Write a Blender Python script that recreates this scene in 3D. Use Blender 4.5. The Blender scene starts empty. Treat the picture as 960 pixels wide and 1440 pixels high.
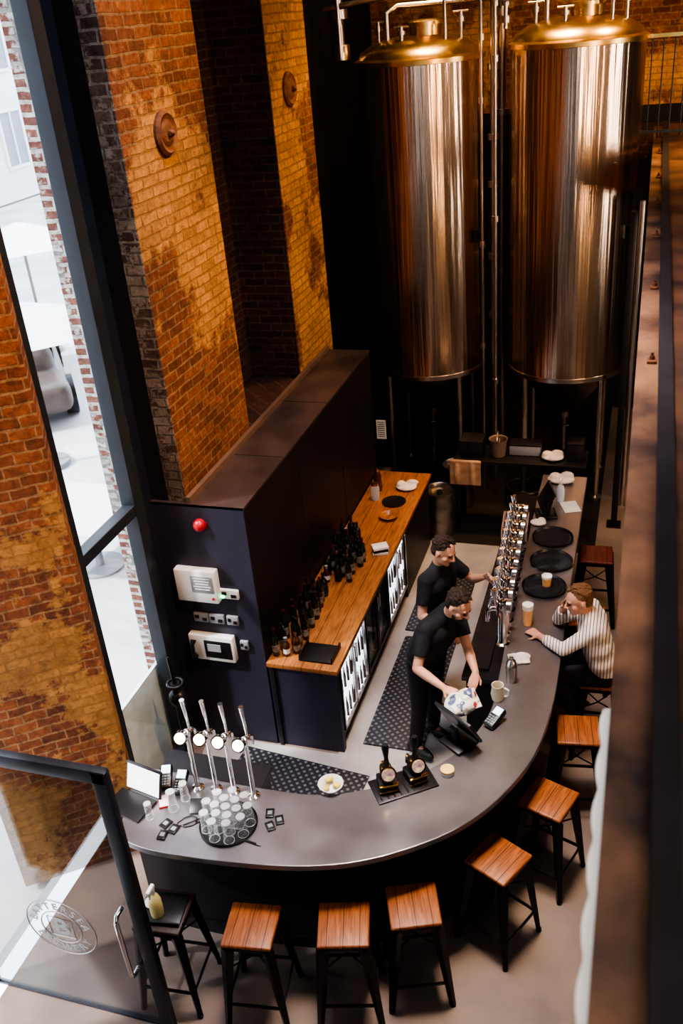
import bpy, bmesh, math, random
from mathutils import Vector, Matrix, Euler
random.seed(7)
V=Vector; R=math.radians
C=bpy.context.scene.collection
# ------------------------------------------------------------ materials
def newmat(name):
    m=bpy.data.materials.new(name); m.use_nodes=True
    nt=m.node_tree; b=nt.nodes['Principled BSDF']; return m,nt,b
def col(c): return (c[0],c[1],c[2],1)
def mat(name,c1,c2=None,scale=6,rough=.5,metal=0,bump=0,stretch=(1,1,1),r2=None,emit=0,trans=0,coat=0,spec=None,alpha=1,bscale=None):
    m,nt,b=newmat(name); L=nt.links
    tc=nt.nodes.new('ShaderNodeTexCoord'); mp=nt.nodes.new('ShaderNodeMapping'); mp.inputs['Scale'].default_value=stretch
    L.new(tc.outputs['Object'],mp.inputs[0])
    n=nt.nodes.new('ShaderNodeTexNoise'); n.inputs['Scale'].default_value=scale; n.inputs['Detail'].default_value=5
    L.new(mp.outputs[0],n.inputs['Vector'])
    cr=nt.nodes.new('ShaderNodeValToRGB'); cr.color_ramp.elements[0].position=.35; cr.color_ramp.elements[1].position=.65
    c2=c2 or tuple(x*.82 for x in c1)
    cr.color_ramp.elements[0].color=col(c2); cr.color_ramp.elements[1].color=col(c1)
    L.new(n.outputs['Fac'],cr.inputs[0]); L.new(cr.outputs[0],b.inputs['Base Color'])
    b.inputs['Roughness'].default_value=rough; b.inputs['Metallic'].default_value=metal
    if r2 is not None:
        mr=nt.nodes.new('ShaderNodeMapRange'); mr.inputs['To Min'].default_value=rough; mr.inputs['To Max'].default_value=r2
        mr.inputs['From Min'].default_value=.35; mr.inputs['From Max'].default_value=.65
        L.new(n.outputs['Fac'],mr.inputs['Value']); L.new(mr.outputs[0],b.inputs['Roughness'])
    if bump:
        n2=nt.nodes.new('ShaderNodeTexNoise'); n2.inputs['Scale'].default_value=bscale or scale*3; n2.inputs['Detail'].default_value=4
        L.new(mp.outputs[0],n2.inputs['Vector'])
        bp=nt.nodes.new('ShaderNodeBump'); bp.inputs['Strength'].default_value=bump; bp.inputs['Distance'].default_value=.02
        L.new(n2.outputs['Fac'],bp.inputs['Height']); L.new(bp.outputs[0],b.inputs['Normal'])
    if emit: b.inputs['Emission Color'].default_value=col(c1); b.inputs['Emission Strength'].default_value=emit
    if trans: b.inputs['Transmission Weight'].default_value=trans; b.inputs['IOR'].default_value=1.45
    if coat: b.inputs['Coat Weight'].default_value=coat
    if alpha<1: b.inputs['Alpha'].default_value=alpha
    return m
def brickmat(name,c1,c2,mortar,pc=None,pth=.55,pscale=.7,dirt=.6,bump=.9,show=.6,ms=.009,warp=.03,grime=.75,mixp=1):
    m,nt,b=newmat(name); L=nt.links; N=nt.nodes.new
    def noise(scale,detail,rough,src):
        n=N('ShaderNodeTexNoise'); n.inputs['Scale'].default_value=scale; n.inputs['Detail'].default_value=detail; n.inputs['Roughness'].default_value=rough; L.new(src,n.inputs['Vector']); return n
    def ramp(src,p0,p1,c0,c1_):
        r=N('ShaderNodeValToRGB'); r.color_ramp.elements[0].position=p0; r.color_ramp.elements[1].position=p1; r.color_ramp.elements[0].color=col(c0); r.color_ramp.elements[1].color=col(c1_); L.new(src,r.inputs[0]); return r
    def mix(a,b_,fac,mode='MIX'):
        x=N('ShaderNodeMix'); x.data_type='RGBA'; x.blend_type=mode
        if hasattr(fac,'links'): L.new(fac,x.inputs[0])
        else: x.inputs[0].default_value=fac
        L.new(a,x.inputs[6]); L.new(b_,x.inputs[7]); return x.outputs[2]
    g=N('ShaderNodeNewGeometry'); P=g.outputs['Position']; s=N('ShaderNodeSeparateXYZ'); L.new(P,s.inputs[0])
    a=N('ShaderNodeMath'); a.operation='ADD'; L.new(s.outputs['X'],a.inputs[0]); L.new(s.outputs['Y'],a.inputs[1])
    c=N('ShaderNodeCombineXYZ'); L.new(a.outputs[0],c.inputs[0]); L.new(s.outputs['Z'],c.inputs[1])
    nd=noise(7,5,.6,P)
    vm=N('ShaderNodeVectorMath'); vm.operation='MULTIPLY_ADD'; vm.inputs[1].default_value=(warp,warp,0)
    L.new(nd.outputs['Color'],vm.inputs[0]); L.new(c.outputs[0],vm.inputs[2])
    def brick(ca,cb,mo,smooth):
        br=N('ShaderNodeTexBrick'); br.inputs['Scale'].default_value=1; br.inputs['Mortar Size'].default_value=ms
        br.inputs['Mortar Smooth'].default_value=smooth; br.inputs['Brick Width'].default_value=.225; br.inputs['Row Height'].default_value=.075
        br.inputs['Color1'].default_value=col(ca); br.inputs['Color2'].default_value=col(cb); br.inputs['Mortar'].default_value=col(mo)
        L.new(vm.outputs[0],br.inputs['Vector']); return br
    br=brick(c1,c2,mortar,.2)
    n=noise(pscale,10,.66,P)
    cr=ramp(n.outputs['Fac'],pth,pth+.03,(0,0,0),(mixp,)*3)
    n2=noise(16,9,.75,P); cr2=ramp(n2.outputs['Fac'],.38,.58,(.18,.12,.09),(1,1,1))
    n3=noise(1.3,6,.6,P); cr3=ramp(n3.outputs['Fac'],.36,.6,(.30,.24,.22),(1,1,1))
    out=mix(br.outputs['Color'],cr2.outputs[0],dirt,'MULTIPLY')
    if pc:
        br2=brick(pc,tuple(x*.7 for x in pc),tuple(x*(1-show) for x in pc),.3)
        o2=mix(br2.outputs['Color'],cr2.outputs[0],dirt*.7,'MULTIPLY')
        out=mix(out,o2,cr.outputs[0])
    out=mix(out,cr3.outputs[0],grime,'MULTIPLY')
    L.new(out,b.inputs['Base Color']); b.inputs['Roughness'].default_value=.85
    h=N('ShaderNodeMath'); h.operation='MULTIPLY_ADD'; h.inputs[1].default_value=-.9
    L.new(br.outputs['Fac'],h.inputs[0]); L.new(n2.outputs['Fac'],h.inputs[2])
    bp=N('ShaderNodeBump'); bp.inputs['Strength'].default_value=bump; bp.inputs['Distance'].default_value=.035
    L.new(h.outputs[0],bp.inputs['Height']); L.new(bp.outputs[0],b.inputs['Normal'])
    return m
def woodmat(name,c1,c2,axis=0,scale=5,rough=.45,planks=0,bump=.15):
    st=[14,14,14]; st[axis]=1.2
    m,nt,b=newmat(name); L=nt.links; N=nt.nodes.new
    tc=N('ShaderNodeTexCoord'); mp=N('ShaderNodeMapping'); mp.inputs['Scale'].default_value=st
    L.new(tc.outputs['Object'],mp.inputs[0])
    n=N('ShaderNodeTexNoise'); n.inputs['Scale'].default_value=scale; n.inputs['Detail'].default_value=6; n.inputs['Distortion'].default_value=.6
    L.new(mp.outputs[0],n.inputs['Vector'])
    cr=N('ShaderNodeValToRGB'); cr.color_ramp.elements[0].position=.3; cr.color_ramp.elements[1].position=.7
    cr.color_ramp.elements[0].color=col(c2); cr.color_ramp.elements[1].color=col(c1)
    L.new(n.outputs['Fac'],cr.inputs[0]); o=cr.outputs[0]
    if planks:
        sp=N('ShaderNodeSeparateXYZ'); L.new(tc.outputs['Object'],sp.inputs[0])
        mm=N('ShaderNodeMath'); mm.operation='PINGPONG'; mm.inputs[1].default_value=planks/2
        L.new(sp.outputs[1-axis],mm.inputs[0])
        lt=N('ShaderNodeMath'); lt.operation='LESS_THAN'; lt.inputs[1].default_value=.0025; L.new(mm.outputs[0],lt.inputs[0])
        mx=N('ShaderNodeMix'); mx.data_type='RGBA'; L.new(lt.outputs[0],mx.inputs[0]); L.new(o,mx.inputs[6]); mx.inputs[7].default_value=col(tuple(x*.25 for x in c2)); o=mx.outputs[2]
    L.new(o,b.inputs['Base Color']); b.inputs['Roughness'].default_value=rough
    bp=N('ShaderNodeBump'); bp.inputs['Strength'].default_value=bump; bp.inputs['Distance'].default_value=.005
    L.new(n.outputs['Fac'],bp.inputs['Height']); L.new(bp.outputs[0],b.inputs['Normal'])
    return m
def thinglass(name,tint=(.95,.97,.98),gl=.08):
    m=bpy.data.materials.new(name); m.use_nodes=True; nt=m.node_tree; nt.nodes.clear(); N=nt.nodes.new; L=nt.links
    o=N('ShaderNodeOutputMaterial'); t=N('ShaderNodeBsdfTransparent'); t.inputs[0].default_value=col(tint)
    g=N('ShaderNodeBsdfGlossy'); g.inputs['Roughness'].default_value=.03
    mx=N('ShaderNodeMixShader'); mx.inputs[0].default_value=gl
    L.new(t.outputs[0],mx.inputs[1]); L.new(g.outputs[0],mx.inputs[2]); L.new(mx.outputs[0],o.inputs[0]); return m
def checkbump(name,c,period=.05):
    m,nt,b=newmat(name); N=nt.nodes.new; L=nt.links
    tc=N('ShaderNodeTexCoord'); mp=N('ShaderNodeMapping'); mp.inputs['Rotation'].default_value=(0,0,R(45)); L.new(tc.outputs['Object'],mp.inputs[0])
    sx=N('ShaderNodeSeparateXYZ'); L.new(mp.outputs[0],sx.inputs[0])
    pr=[]
    for k in (0,1):
        f=N('ShaderNodeMath'); f.operation='PINGPONG'; f.inputs[1].default_value=period/2; L.new(sx.outputs[k],f.inputs[0]); pr.append(f)
    mn=N('ShaderNodeMath'); mn.operation='MINIMUM'; L.new(pr[0].outputs[0],mn.inputs[0]); L.new(pr[1].outputs[0],mn.inputs[1])
    cr=N('ShaderNodeMapRange'); cr.inputs['From Min'].default_value=period*.22; cr.inputs['From Max'].default_value=period*.30
    L.new(mn.outputs[0],cr.inputs['Value'])
    mx=N('ShaderNodeMix'); mx.data_type='RGBA'; mx.inputs[6].default_value=col(tuple(x*.5 for x in c)); mx.inputs[7].default_value=col(tuple(x*3.2 for x in c))
    L.new(cr.outputs[0],mx.inputs[0]); L.new(mx.outputs[2],b.inputs['Base Color']); b.inputs['Roughness'].default_value=.45
    bp=N('ShaderNodeBump'); bp.inputs['Distance'].default_value=.01; L.new(cr.outputs[0],bp.inputs['Height']); L.new(bp.outputs[0],b.inputs['Normal'])
    return m
M={}
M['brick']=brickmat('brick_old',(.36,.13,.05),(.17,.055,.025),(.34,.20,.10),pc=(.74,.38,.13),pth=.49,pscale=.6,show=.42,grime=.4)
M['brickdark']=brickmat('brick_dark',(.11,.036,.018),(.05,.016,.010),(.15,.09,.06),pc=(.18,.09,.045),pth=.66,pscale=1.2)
M['bricknear']=brickmat('brick_plastered',(.42,.14,.045),(.22,.065,.022),(.46,.26,.12),pc=(.66,.34,.10),pth=.50,pscale=1.0,show=.30,warp=.045,dirt=.65,grime=.35)
M['brickrough']=brickmat('brick_rough',(.26,.17,.13),(.09,.055,.05),(.40,.35,.30),pc=(.46,.40,.33),pth=.5,pscale=5,bump=1)
M['brickout']=brickmat('brick_outside',(.40,.17,.12),(.25,.10,.08),(.72,.70,.66),pc=(.75,.73,.7),pth=.5,pscale=2,ms=.016,grime=.2)
M['blackwall']=mat('black_paint',(.006,.006,.009),(.004,.004,.006),rough=.8,bump=.3)
M['shadefloor']=mat('shade_floor',(.018,.013,.011),(.010,.007,.006),rough=.6)
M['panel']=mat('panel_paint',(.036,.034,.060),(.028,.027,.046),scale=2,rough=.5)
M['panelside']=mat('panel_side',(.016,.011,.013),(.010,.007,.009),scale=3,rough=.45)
M['steelframe']=mat('frame_steel',(.022,.028,.040),rough=.4)
M['concrete']=mat('concrete',(.25,.185,.155),(.165,.122,.105),scale=1.6,rough=.45,bump=.06,r2=.34)
M['concretein']=mat('concrete_light',(.40,.38,.37),(.29,.27,.265),scale=2,rough=.5)
M['bartop']=mat('zinc_top',(.30,.275,.285),(.24,.222,.235),scale=3,rough=.30,metal=.8,r2=.38,bump=.02)
M['barfront']=mat('bar_front',(.014,.010,.012),(.009,.006,.008),scale=3,rough=.6)
M['stoolmetal']=mat('stool_metal',(.010,.010,.013),rough=.35,metal=.4)
M['seatwood']=woodmat('seat_wood',(.40,.135,.045),(.17,.05,.017),axis=1,planks=.1,rough=.42)
M['seatdark']=woodmat('seat_dark',(.05,.022,.018),(.03,.012,.01),axis=1,planks=.1)
M['seatred']=woodmat('seat_red',(.20,.05,.035),(.09,.02,.015),axis=1,planks=.1)
M['topwood']=woodmat('back_wood',(.42,.17,.055),(.18,.065,.022),axis=1,rough=.35,planks=.16)
M['chrome']=mat('chrome',(.90,.88,.88),rough=.14,metal=1)
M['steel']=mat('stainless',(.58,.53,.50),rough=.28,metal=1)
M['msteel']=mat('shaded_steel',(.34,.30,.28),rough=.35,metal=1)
M['dsteel']=mat('dark_steel',(.05,.045,.05),rough=.4,metal=.8)
M['black']=mat('black_plastic',(.012,.012,.014),rough=.35)
M['blackm']=mat('black_matte',(.012,.011,.013),rough=.8)
M['rubber']=checkbump('rubber_mat',(.05,.05,.06))
M['white']=mat('white_plastic',(.78,.78,.76),(.72,.72,.70),rough=.4)
M['grey']=mat('grey_plastic',(.28,.29,.32),rough=.45)
M['red']=mat('red_plastic',(.45,.03,.04),rough=.3)
M['green']=mat('green_led',(.1,1,.45),emit=6)
M['badge']=mat('lit_badge',(1,.88,.68),(.95,.8,.6),emit=5)
M['brass']=mat('brass',(.75,.48,.16),rough=.2,metal=1)
M['glass']=thinglass('pane_glass')
M['doorglass']=thinglass('door_glass',(.68,.70,.72),.14)
M['tglass']=mat('tumbler_glass',(.9,.92,.95),(.85,.87,.9),rough=.05,alpha=.22,coat=1)
M['rimglass']=mat('glass_rim',(.85,.87,.9),rough=.1,alpha=.42,coat=1)
M['beer']=mat('beer',(.90,.42,.06),(.80,.34,.04),rough=.2,coat=.5,emit=.06)
M['foam']=mat('foam',(.92,.86,.72),rough=.8)
M['paper']=mat('paper',(.75,.73,.70),rough=.8)
M['towel']=mat('towel',(.66,.60,.55),scale=20,rough=.95,bump=.5)
M['bottle']=mat('bottle_glass',(.010,.013,.009),rough=.08,coat=.6)
M['bottlegreen']=mat('bottle_green',(.012,.028,.014),rough=.08,coat=.6)
M['bottleamber']=mat('bottle_amber',(.08,.026,.009),rough=.08,coat=.6)
M['label']=mat('bottle_label',(.40,.33,.24),(.10,.08,.07),scale=25,rough=.7)
M['foil']=mat('bottle_foil',(.10,.02,.02),rough=.3,metal=.5)
M['screen']=mat('lit_screen',(.75,.85,1),(.3,.4,.7),scale=25,emit=1.2)
M['fridgelit']=mat('fridge_lit',(.85,.9,1),(.30,.33,.42),scale=9,emit=2.6,stretch=(1,2.5,.6))
M['fridgedark']=mat('fridge_dark',(.01,.01,.012),rough=.1)
M['skin']=mat('skin',(.62,.33,.22),(.54,.27,.17),scale=5,rough=.5)
M['hair']=mat('hair_brown',(.055,.028,.017),(.025,.012,.008),scale=70,rough=.6,bump=.9,bscale=120)
M['hairfair']=mat('hair_fair',(.26,.13,.055),(.14,.065,.028),scale=70,rough=.6,bump=.9,bscale=120)
M['tee']=mat('black_tshirt',(.014,.014,.018),(.008,.008,.011),scale=7,rough=.85,bump=.9,bscale=9)
M['trouser']=mat('dark_trousers',(.018,.016,.020),rough=.9,bump=.7,bscale=9)
M['shoe']=mat('shoe_black',(.02,.018,.018),rough=.5)
M['lip']=mat('lips',(.40,.14,.11),rough=.5)
M['eye']=mat('eye',(.03,.02,.015),rough=.1)
m,nt,b=newmat('striped_shirt'); tc=nt.nodes.new('ShaderNodeTexCoord'); w=nt.nodes.new('ShaderNodeTexWave'); w.bands_direction='X'; w.inputs['Scale'].default_value=13; w.inputs['Distortion'].default_value=.25
nt.links.new(tc.outputs['Object'],w.inputs['Vector']); cr=nt.nodes.new('ShaderNodeValToRGB'); cr.color_ramp.elements[0].position=.14; cr.color_ramp.elements[1].position=.36
cr.color_ramp.elements[0].color=(.20,.16,.18,1); cr.color_ramp.elements[1].color=(.80,.69,.58,1); nt.links.new(w.outputs['Fac'],cr.inputs[0]); nt.links.new(cr.outputs[0],b.inputs['Base Color']); b.inputs['Roughness'].default_value=.9
n=nt.nodes.new('ShaderNodeTexNoise'); n.inputs['Scale'].default_value=9; nt.links.new(tc.outputs['Object'],n.inputs['Vector']); bp=nt.nodes.new('ShaderNodeBump'); bp.inputs['Strength'].default_value=.8; bp.inputs['Distance'].default_value=.025; nt.links.new(n.outputs['Fac'],bp.inputs['Height']); nt.links.new(bp.outputs[0],b.inputs['Normal']); M['stripe']=m
m,nt,b=newmat('tank_steel'); N=nt.nodes.new; L=nt.links
tc=N('ShaderNodeTexCoord'); mp=N('ShaderNodeMapping'); mp.inputs['Scale'].default_value=(5,5,.12); L.new(tc.outputs['Object'],mp.inputs[0])
n=N('ShaderNodeTexNoise'); n.inputs['Scale'].default_value=1.4; n.inputs['Detail'].default_value=3; L.new(mp.outputs[0],n.inputs['Vector'])
bp=N('ShaderNodeBump'); bp.inputs['Strength'].default_value=.5; bp.inputs['Distance'].default_value=.06; L.new(n.outputs['Fac'],bp.inputs['Height']); L.new(bp.outputs[0],b.inputs['Normal'])
cr=N('ShaderNodeValToRGB'); cr.color_ramp.elements[0].position=.35; cr.color_ramp.elements[1].position=.65; cr.color_ramp.elements[0].color=(.52,.39,.30,1); cr.color_ramp.elements[1].color=(.74,.60,.49,1)
L.new(n.outputs['Fac'],cr.inputs[0]); L.new(cr.outputs[0],b.inputs['Base Color']); b.inputs['Metallic'].default_value=1; b.inputs['Roughness'].default_value=.24; M['tankm']=m
# ------------------------------------------------------------ mesh builder
def ali(d):
    return V(d).normalized().to_track_quat('Z','Y').to_matrix().to_4x4()
class MB:
    def __init__(s): s.bm=bmesh.new()
    def box(s,c,size,rot=(0,0,0),bev=0,seg=2):
        Mx=Matrix.Translation(c)@Euler(rot).to_matrix().to_4x4()@Matrix.Diagonal((*size,1))
        r=bmesh.ops.create_cube(s.bm,size=1,matrix=Mx)
        if bev:
            es=list({e for v in r['verts'] for e in v.link_edges})
            bmesh.ops.bevel(s.bm,geom=es,offset=bev,segments=seg,affect='EDGES',profile=.5)
        return s
    def cyl(s,p1,p2,r1,r2=None,seg=20,caps=True):
        p1=V(p1);p2=V(p2); r2=r1 if r2 is None else r2; d=p2-p1
        Mx=Matrix.Translation((p1+p2)/2)@ali(d)
        bmesh.ops.create_cone(s.bm,cap_ends=caps,segments=seg,radius1=r1,radius2=r2,depth=d.length,matrix=Mx); return s
    def sph(s,c,r,rot=None,u=18,v=12):
        if not hasattr(r,'__len__'): r=(r,r,r)
        Rm=rot if rot is not None else Matrix.Identity(4)
        bmesh.ops.create_uvsphere(s.bm,u_segments=u,v_segments=v,radius=1,matrix=Matrix.Translation(c)@Rm@Matrix.Diagonal((*r,1))); return s
    def cap(s,p1,p2,r1,r2=None,seg=14):
        r2=r1 if r2 is None else r2
        s.cyl(p1,p2,r1,r2,seg); s.sph(p1,r1,u=seg,v=8); s.sph(p2,r2,u=seg,v=8); return s
    def lathe(s,prof,c=(0,0,0),seg=32,close=True):
        rings=[]
        for (r,z) in prof:
            if r<1e-5: rings.append([s.bm.verts.new((c[0],c[1],c[2]+z))])
            else: rings.append([s.bm.verts.new((c[0]+r*math.cos(2*math.pi*i/seg),c[1]+r*math.sin(2*math.pi*i/seg),c[2]+z)) for i in range(seg)])
        for a,b in zip(rings,rings[1:]):
            for i in range(seg):
                j=(i+1)%seg
                if len(a)==1 and len(b)==1: continue
                if len(a)==1: s.bm.faces.new((a[0],b[j],b[i]))
                elif len(b)==1: s.bm.faces.new((a[i],a[j],b[0]))
                else: s.bm.faces.new((a[i],a[j],b[j],b[i]))
        return s
    def tube(s,pts,r,seg=10):
        pts=[V(p) for p in pts]; rings=[]; up=None
        for i,p in enumerate(pts):
            t=(pts[min(i+1,len(pts)-1)]-pts[max(i-1,0)]).normalized()
            if up is None:
                up=V((0,0,1)) if abs(t.z)<.9 else V((1,0,0))
            a=(up-t*up.dot(t)).normalized(); up=a; b=t.cross(a)
            rr=r[i] if hasattr(r,'__len__') else r
            rings.append([s.bm.verts.new(p+(a*math.cos(2*math.pi*k/seg)+b*math.sin(2*math.pi*k/seg))*rr) for k in range(seg)])
        for a,b in zip(rings,rings[1:]):
            for i in range(seg):
                j=(i+1)%seg; s.bm.faces.new((a[i],a[j],b[j],b[i]))
        s.bm.faces.new(rings[0][::-1]); s.bm.faces.new(rings[-1]); return s
    def prism(s,pts,z0,z1):
        a=[s.bm.verts.new((p[0],p[1],z0)) for p in pts]; b=[s.bm.verts.new((p[0],p[1],z1)) for p in pts]
        s.bm.faces.new(a[::-1]); s.bm.faces.new(b); n=len(pts)
        for i in range(n):
            j=(i+1)%n; s.bm.faces.new((a[i],a[j],b[j],b[i]))
        return s
    def strip(s,A,B,z0,z1):
        rows=[[s.bm.verts.new((*p,z)) for p,z in ((a,z0),(b,z0),(b,z1),(a,z1))] for a,b in zip(A,B)]
        for r,q in zip(rows,rows[1:]):
            for k in range(4):
                l=(k+1)%4; s.bm.faces.new((r[k],r[l],q[l],q[k]))
        s.bm.faces.new(rows[0][::-1]); s.bm.faces.new(rows[-1]); return s
    def ring(s,c,R0,r,seg=32,axis='Z'):
        Rm={'Z':Matrix.Identity(4),'X':Matrix.Rotation(R(90),4,'Y'),'Y':Matrix.Rotation(R(90),4,'X')}[axis]
        pts=[V(c)+Rm@V((R0*math.cos(2*math.pi*i/seg),R0*math.sin(2*math.pi*i/seg),0)) for i in range(seg+1)]
        return s.tube(pts,r,8)
    def fin(s,name,mt,parent=None,loc=None,rot=None,smooth=True,kind=None):
        bmesh.ops.recalc_face_normals(s.bm,faces=s.bm.faces)
        me=bpy.data.meshes.new(name); s.bm.to_mesh(me); s.bm.free()
        if smooth:
            for p in me.polygons: p.use_smooth=True
            me.set_sharp_from_angle(angle=R(38))
        me.materials.append(M[mt] if isinstance(mt,str) else mt)
        o=bpy.data.objects.new(name,me); C.objects.link(o)
        if parent: o.parent=parent
        if loc: o.location=loc
        if rot: o.rotation_euler=rot
        if kind: o['kind']=kind
        return o
def blob(mb,name,mt,voxel=.006,sm=4,parent=None,origin=(0,0,0)):
    o=mb.fin('tmp',mt)
    md=o.modifiers.new('r','REMESH'); md.mode='VOXEL'; md.voxel_size=voxel
    m2=o.modifiers.new('s','SMOOTH'); m2.factor=.5; m2.iterations=sm
    dg=bpy.context.evaluated_depsgraph_get(); me=bpy.data.meshes.new_from_object(o.evaluated_get(dg))
    old=o.data; bpy.data.objects.remove(o); bpy.data.meshes.remove(old)
    me.name=name; me.transform(Matrix.Translation(-V(origin)))
    for p in me.polygons: p.use_smooth=True
    if not me.materials: me.materials.append(M[mt])
    ob=bpy.data.objects.new(name,me); C.objects.link(ob)
    if parent: ob.parent=parent
    else: ob.location=origin
    return ob
def top(o,label,cat,group=None):
    o['label']=label; o['category']=cat
    if group: o['group']=group
    return o
def empty(name,loc,label,cat,group=None,rz=0):
    e=bpy.data.objects.new(name,None); e.empty_display_size=.1; C.objects.link(e); e.location=loc; e.rotation_euler=(0,0,rz)
    return top(e,label,cat,group)
def dup(src,loc,rz=None,sc=None,label=None):
    n=src.copy(); C.objects.link(n); n.location=loc
    if rz is not None: n.rotation_euler=(0,0,rz)
    if sc is not None: n.scale=(sc,)*3 if not hasattr(sc,'__len__') else sc
    if label: n['label']=label
    def rec(a,b):
        for ch in list(a.children):
            c=ch.copy(); C.objects.link(c); c.parent=b; rec(ch,c)
    rec(src,n); return n
def text(s,size,mtx,extr=.001):
    cu=bpy.data.curves.new('lettering','FONT'); cu.body=s; cu.size=size; cu.extrude=extr; cu.offset=size*.02; cu.align_x='CENTER'; cu.align_y='CENTER'
    o=bpy.data.objects.new('lettering',cu); C.objects.link(o); dg=bpy.context.evaluated_depsgraph_get()
    me=bpy.data.meshes.new_from_object(o.evaluated_get(dg)); bpy.data.objects.remove(o)
    me.transform(mtx); return me
def struct(mb,name,mt,smooth=False): return mb.fin(name,mt,smooth=smooth,kind='structure')
# ------------------------------------------------------------ structure
struct(MB().box((.7,5,-.05),(8.9,17,.1)),'floor','concrete')
struct(MB().prism([(-3.2,4.0),(-1.2,4.3),(-.8,5.1),(-.8,9.2),(-2.2,9.2),(-2.2,5.56),(-3.4,5.56)],-.01,.004),'floor_bar','concretein')
struct(MB().prism([(-3.7,9.2),(-.3,9.2),(-.3,13.5),(-3.7,13.5)],-.01,.006),'floor_tank_shade','shadefloor')  # dark sheet over the concrete, shade under the tanks put into its colour
struct(MB().box((.7,5,9.05),(8.9,17,.1)),'ceiling','blackwall')
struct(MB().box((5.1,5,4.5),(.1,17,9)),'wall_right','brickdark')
wf=MB()
for x0,x1 in ((-3.75,.6),(1.1,3.0),(3.4,5.15)): wf.box(((x0+x1)/2,-3.55,4.5),(x1-x0,.1,9))
for x0,x1 in ((.6,1.1),(3.0,3.4)): wf.box(((x0+x1)/2,-3.55,1.0),(x1-x0,.1,2)).box(((x0+x1)/2,-3.55,8.75),(x1-x0,.1,.5))  # unseen openings added so the tanks have daylight to reflect
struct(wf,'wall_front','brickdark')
struct(MB().box((.7,13.75,2.1),(8.9,.5,4.2)),'wall_back','blackwall')
struct(MB().box((.7,13.75,6.6),(8.9,.5,4.8)),'wall_back_upper','brick')
struct(MB().prism([(-3.25,5.63),(-3.25,6.95),(-3.97,6.95),(-3.97,5.73),(-3.38,5.73),(-3.38,5.63)],0,9),'wall_left','brick')
struct(MB().prism([(-3.252,5.62),(-3.252,5.635),(-3.38,5.70),(-3.40,5.62)],2.3,9),'wall_left_edge','brickrough')
struct(MB().prism([(-3.40,5.615),(-3.40,5.71),(-3.64,5.71),(-3.64,5.615)],0,9),'wall_left_painted','blackwall')
struct(MB().prism([(-3.64,5.63),(-3.64,5.72),(-3.94,5.72),(-3.94,5.63)],0,9),'wall_outside_pier','brickout')
struct(MB().box((-3.87,7.6,4.5),(.2,1.5,9)),'wall_left_recess','brickdark')  # shade of the recess put into a darker brick colour
struct(MB().prism([(-3.25,8.35),(-3.25,9.42),(-4.0,9.42),(-4.0,8.35)],0,9),'wall_left_second_pier','brick')
struct(MB().prism([(-3.255,8.33),(-3.255,8.349),(-3.98,8.349),(-3.98,8.33)],0,9),'wall_left_second_pier_shade','brickdark')  # thin slab whose darker brick stands in for shade on the pier front
struct(MB().box((-3.87,11.6,4.5),(.3,4.3,9)),'wall_left_far','blackwall')
struct(MB().prism([(-3.36,4.28),(-4.10,3.72),(-4.25,4.0),(-4.1,4.5),(-3.5,4.5)],0,9),'wall_left_near','bricknear')
struct(MB().box((-4.05,-.7,4.5),(.3,5.6,9)),'wall_left_entrance','bricknear')
struct(MB().box((-4.05,3.0,6.4),(.3,1.9,5.2)),'wall_left_lintel','bricknear')
struct(MB().box((-3.57,5.38,4.5),(.12,.13,9),bev=.006).box((-3.57,4.55,4.5),(.1,.08,9),bev=.006).box((-3.57,4.96,2.41),(.1,.75,.09),bev=.006).box((-3.57,4.96,.03),(.1,.75,.06)).box((-3.57,5.55,4.5),(.05,.2,9)),'window_1','steelframe')
struct(MB().box((-3.58,4.96,4.5),(.01,.74,9)),'window_2','glass')
struct(MB().box((-3.68,4.96,.45),(.03,.9,.9)),'trim_2',mat('frosted',(.78,.86,.83),rough=.3))
struct(MB().box((.05,6.4,3.98),(.10,13.2,.04)).box((.05,6.4,3.8),(.03,13.2,.36)).box((.05,6.4,3.62),(.1,13.2,.03)),'trim_3',mat('beam_flange',(.26,.13,.075),(.022,.014,.016),scale=3.2,rough=.55,bump=.4,stretch=(1,.8,1)))
struct(MB().box((.13,6.4,4.01),(.06,13.2,.10)),'trim_4',mat('mezz_rail',(.020,.018,.030),(.010,.009,.014),rough=.6))
struct(MB().box((.36,6.4,3.98),(.4,13.2,.08)),'trim_6',mat('mezz_deck',(.18,.085,.05),(.03,.018,.02),scale=2.5,rough=.55))
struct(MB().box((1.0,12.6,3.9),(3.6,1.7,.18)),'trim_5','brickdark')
# ledge block (tall back panel cabinet)
e=empty('back_bar_partition',(-3,5.58,0),'tall dark painted partition box behind the bottle counter','partition')
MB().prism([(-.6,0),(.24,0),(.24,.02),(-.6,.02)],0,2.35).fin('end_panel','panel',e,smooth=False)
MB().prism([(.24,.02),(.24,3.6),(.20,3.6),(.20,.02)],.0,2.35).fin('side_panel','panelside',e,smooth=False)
MB().prism([(.245,.0),(.245,3.6),(-.25,3.6),(-.25,.04),(-.6,.04),(-.6,0)],2.33,2.352).fin('ledge_top',mat('ledge',(.065,.044,.040),(.036,.025,.024),scale=3,rough=.4),e,smooth=False)
MB().prism([(-.25,1.4),(-.25,2.72),(-.75,2.72),(-.75,1.4)],2.33,2.351).fin('recess_shelf','brickdark',e,smooth=False)
MB().box((-.225,1.8,2.375),(.04,3.55,.045)).fin('ledge_batten',mat('batten',(.13,.08,.06),rough=.6),e)
for y in (1.2,2.4): MB().box((.2415,y,1.6),(.004,.008,1.4)).fin('panel_seam','blackm',e)
for y in (.9,2.1): MB().box((0,y,2.353),(.48,.006,.003)).fin('panel_seam','blackm',e)
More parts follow.
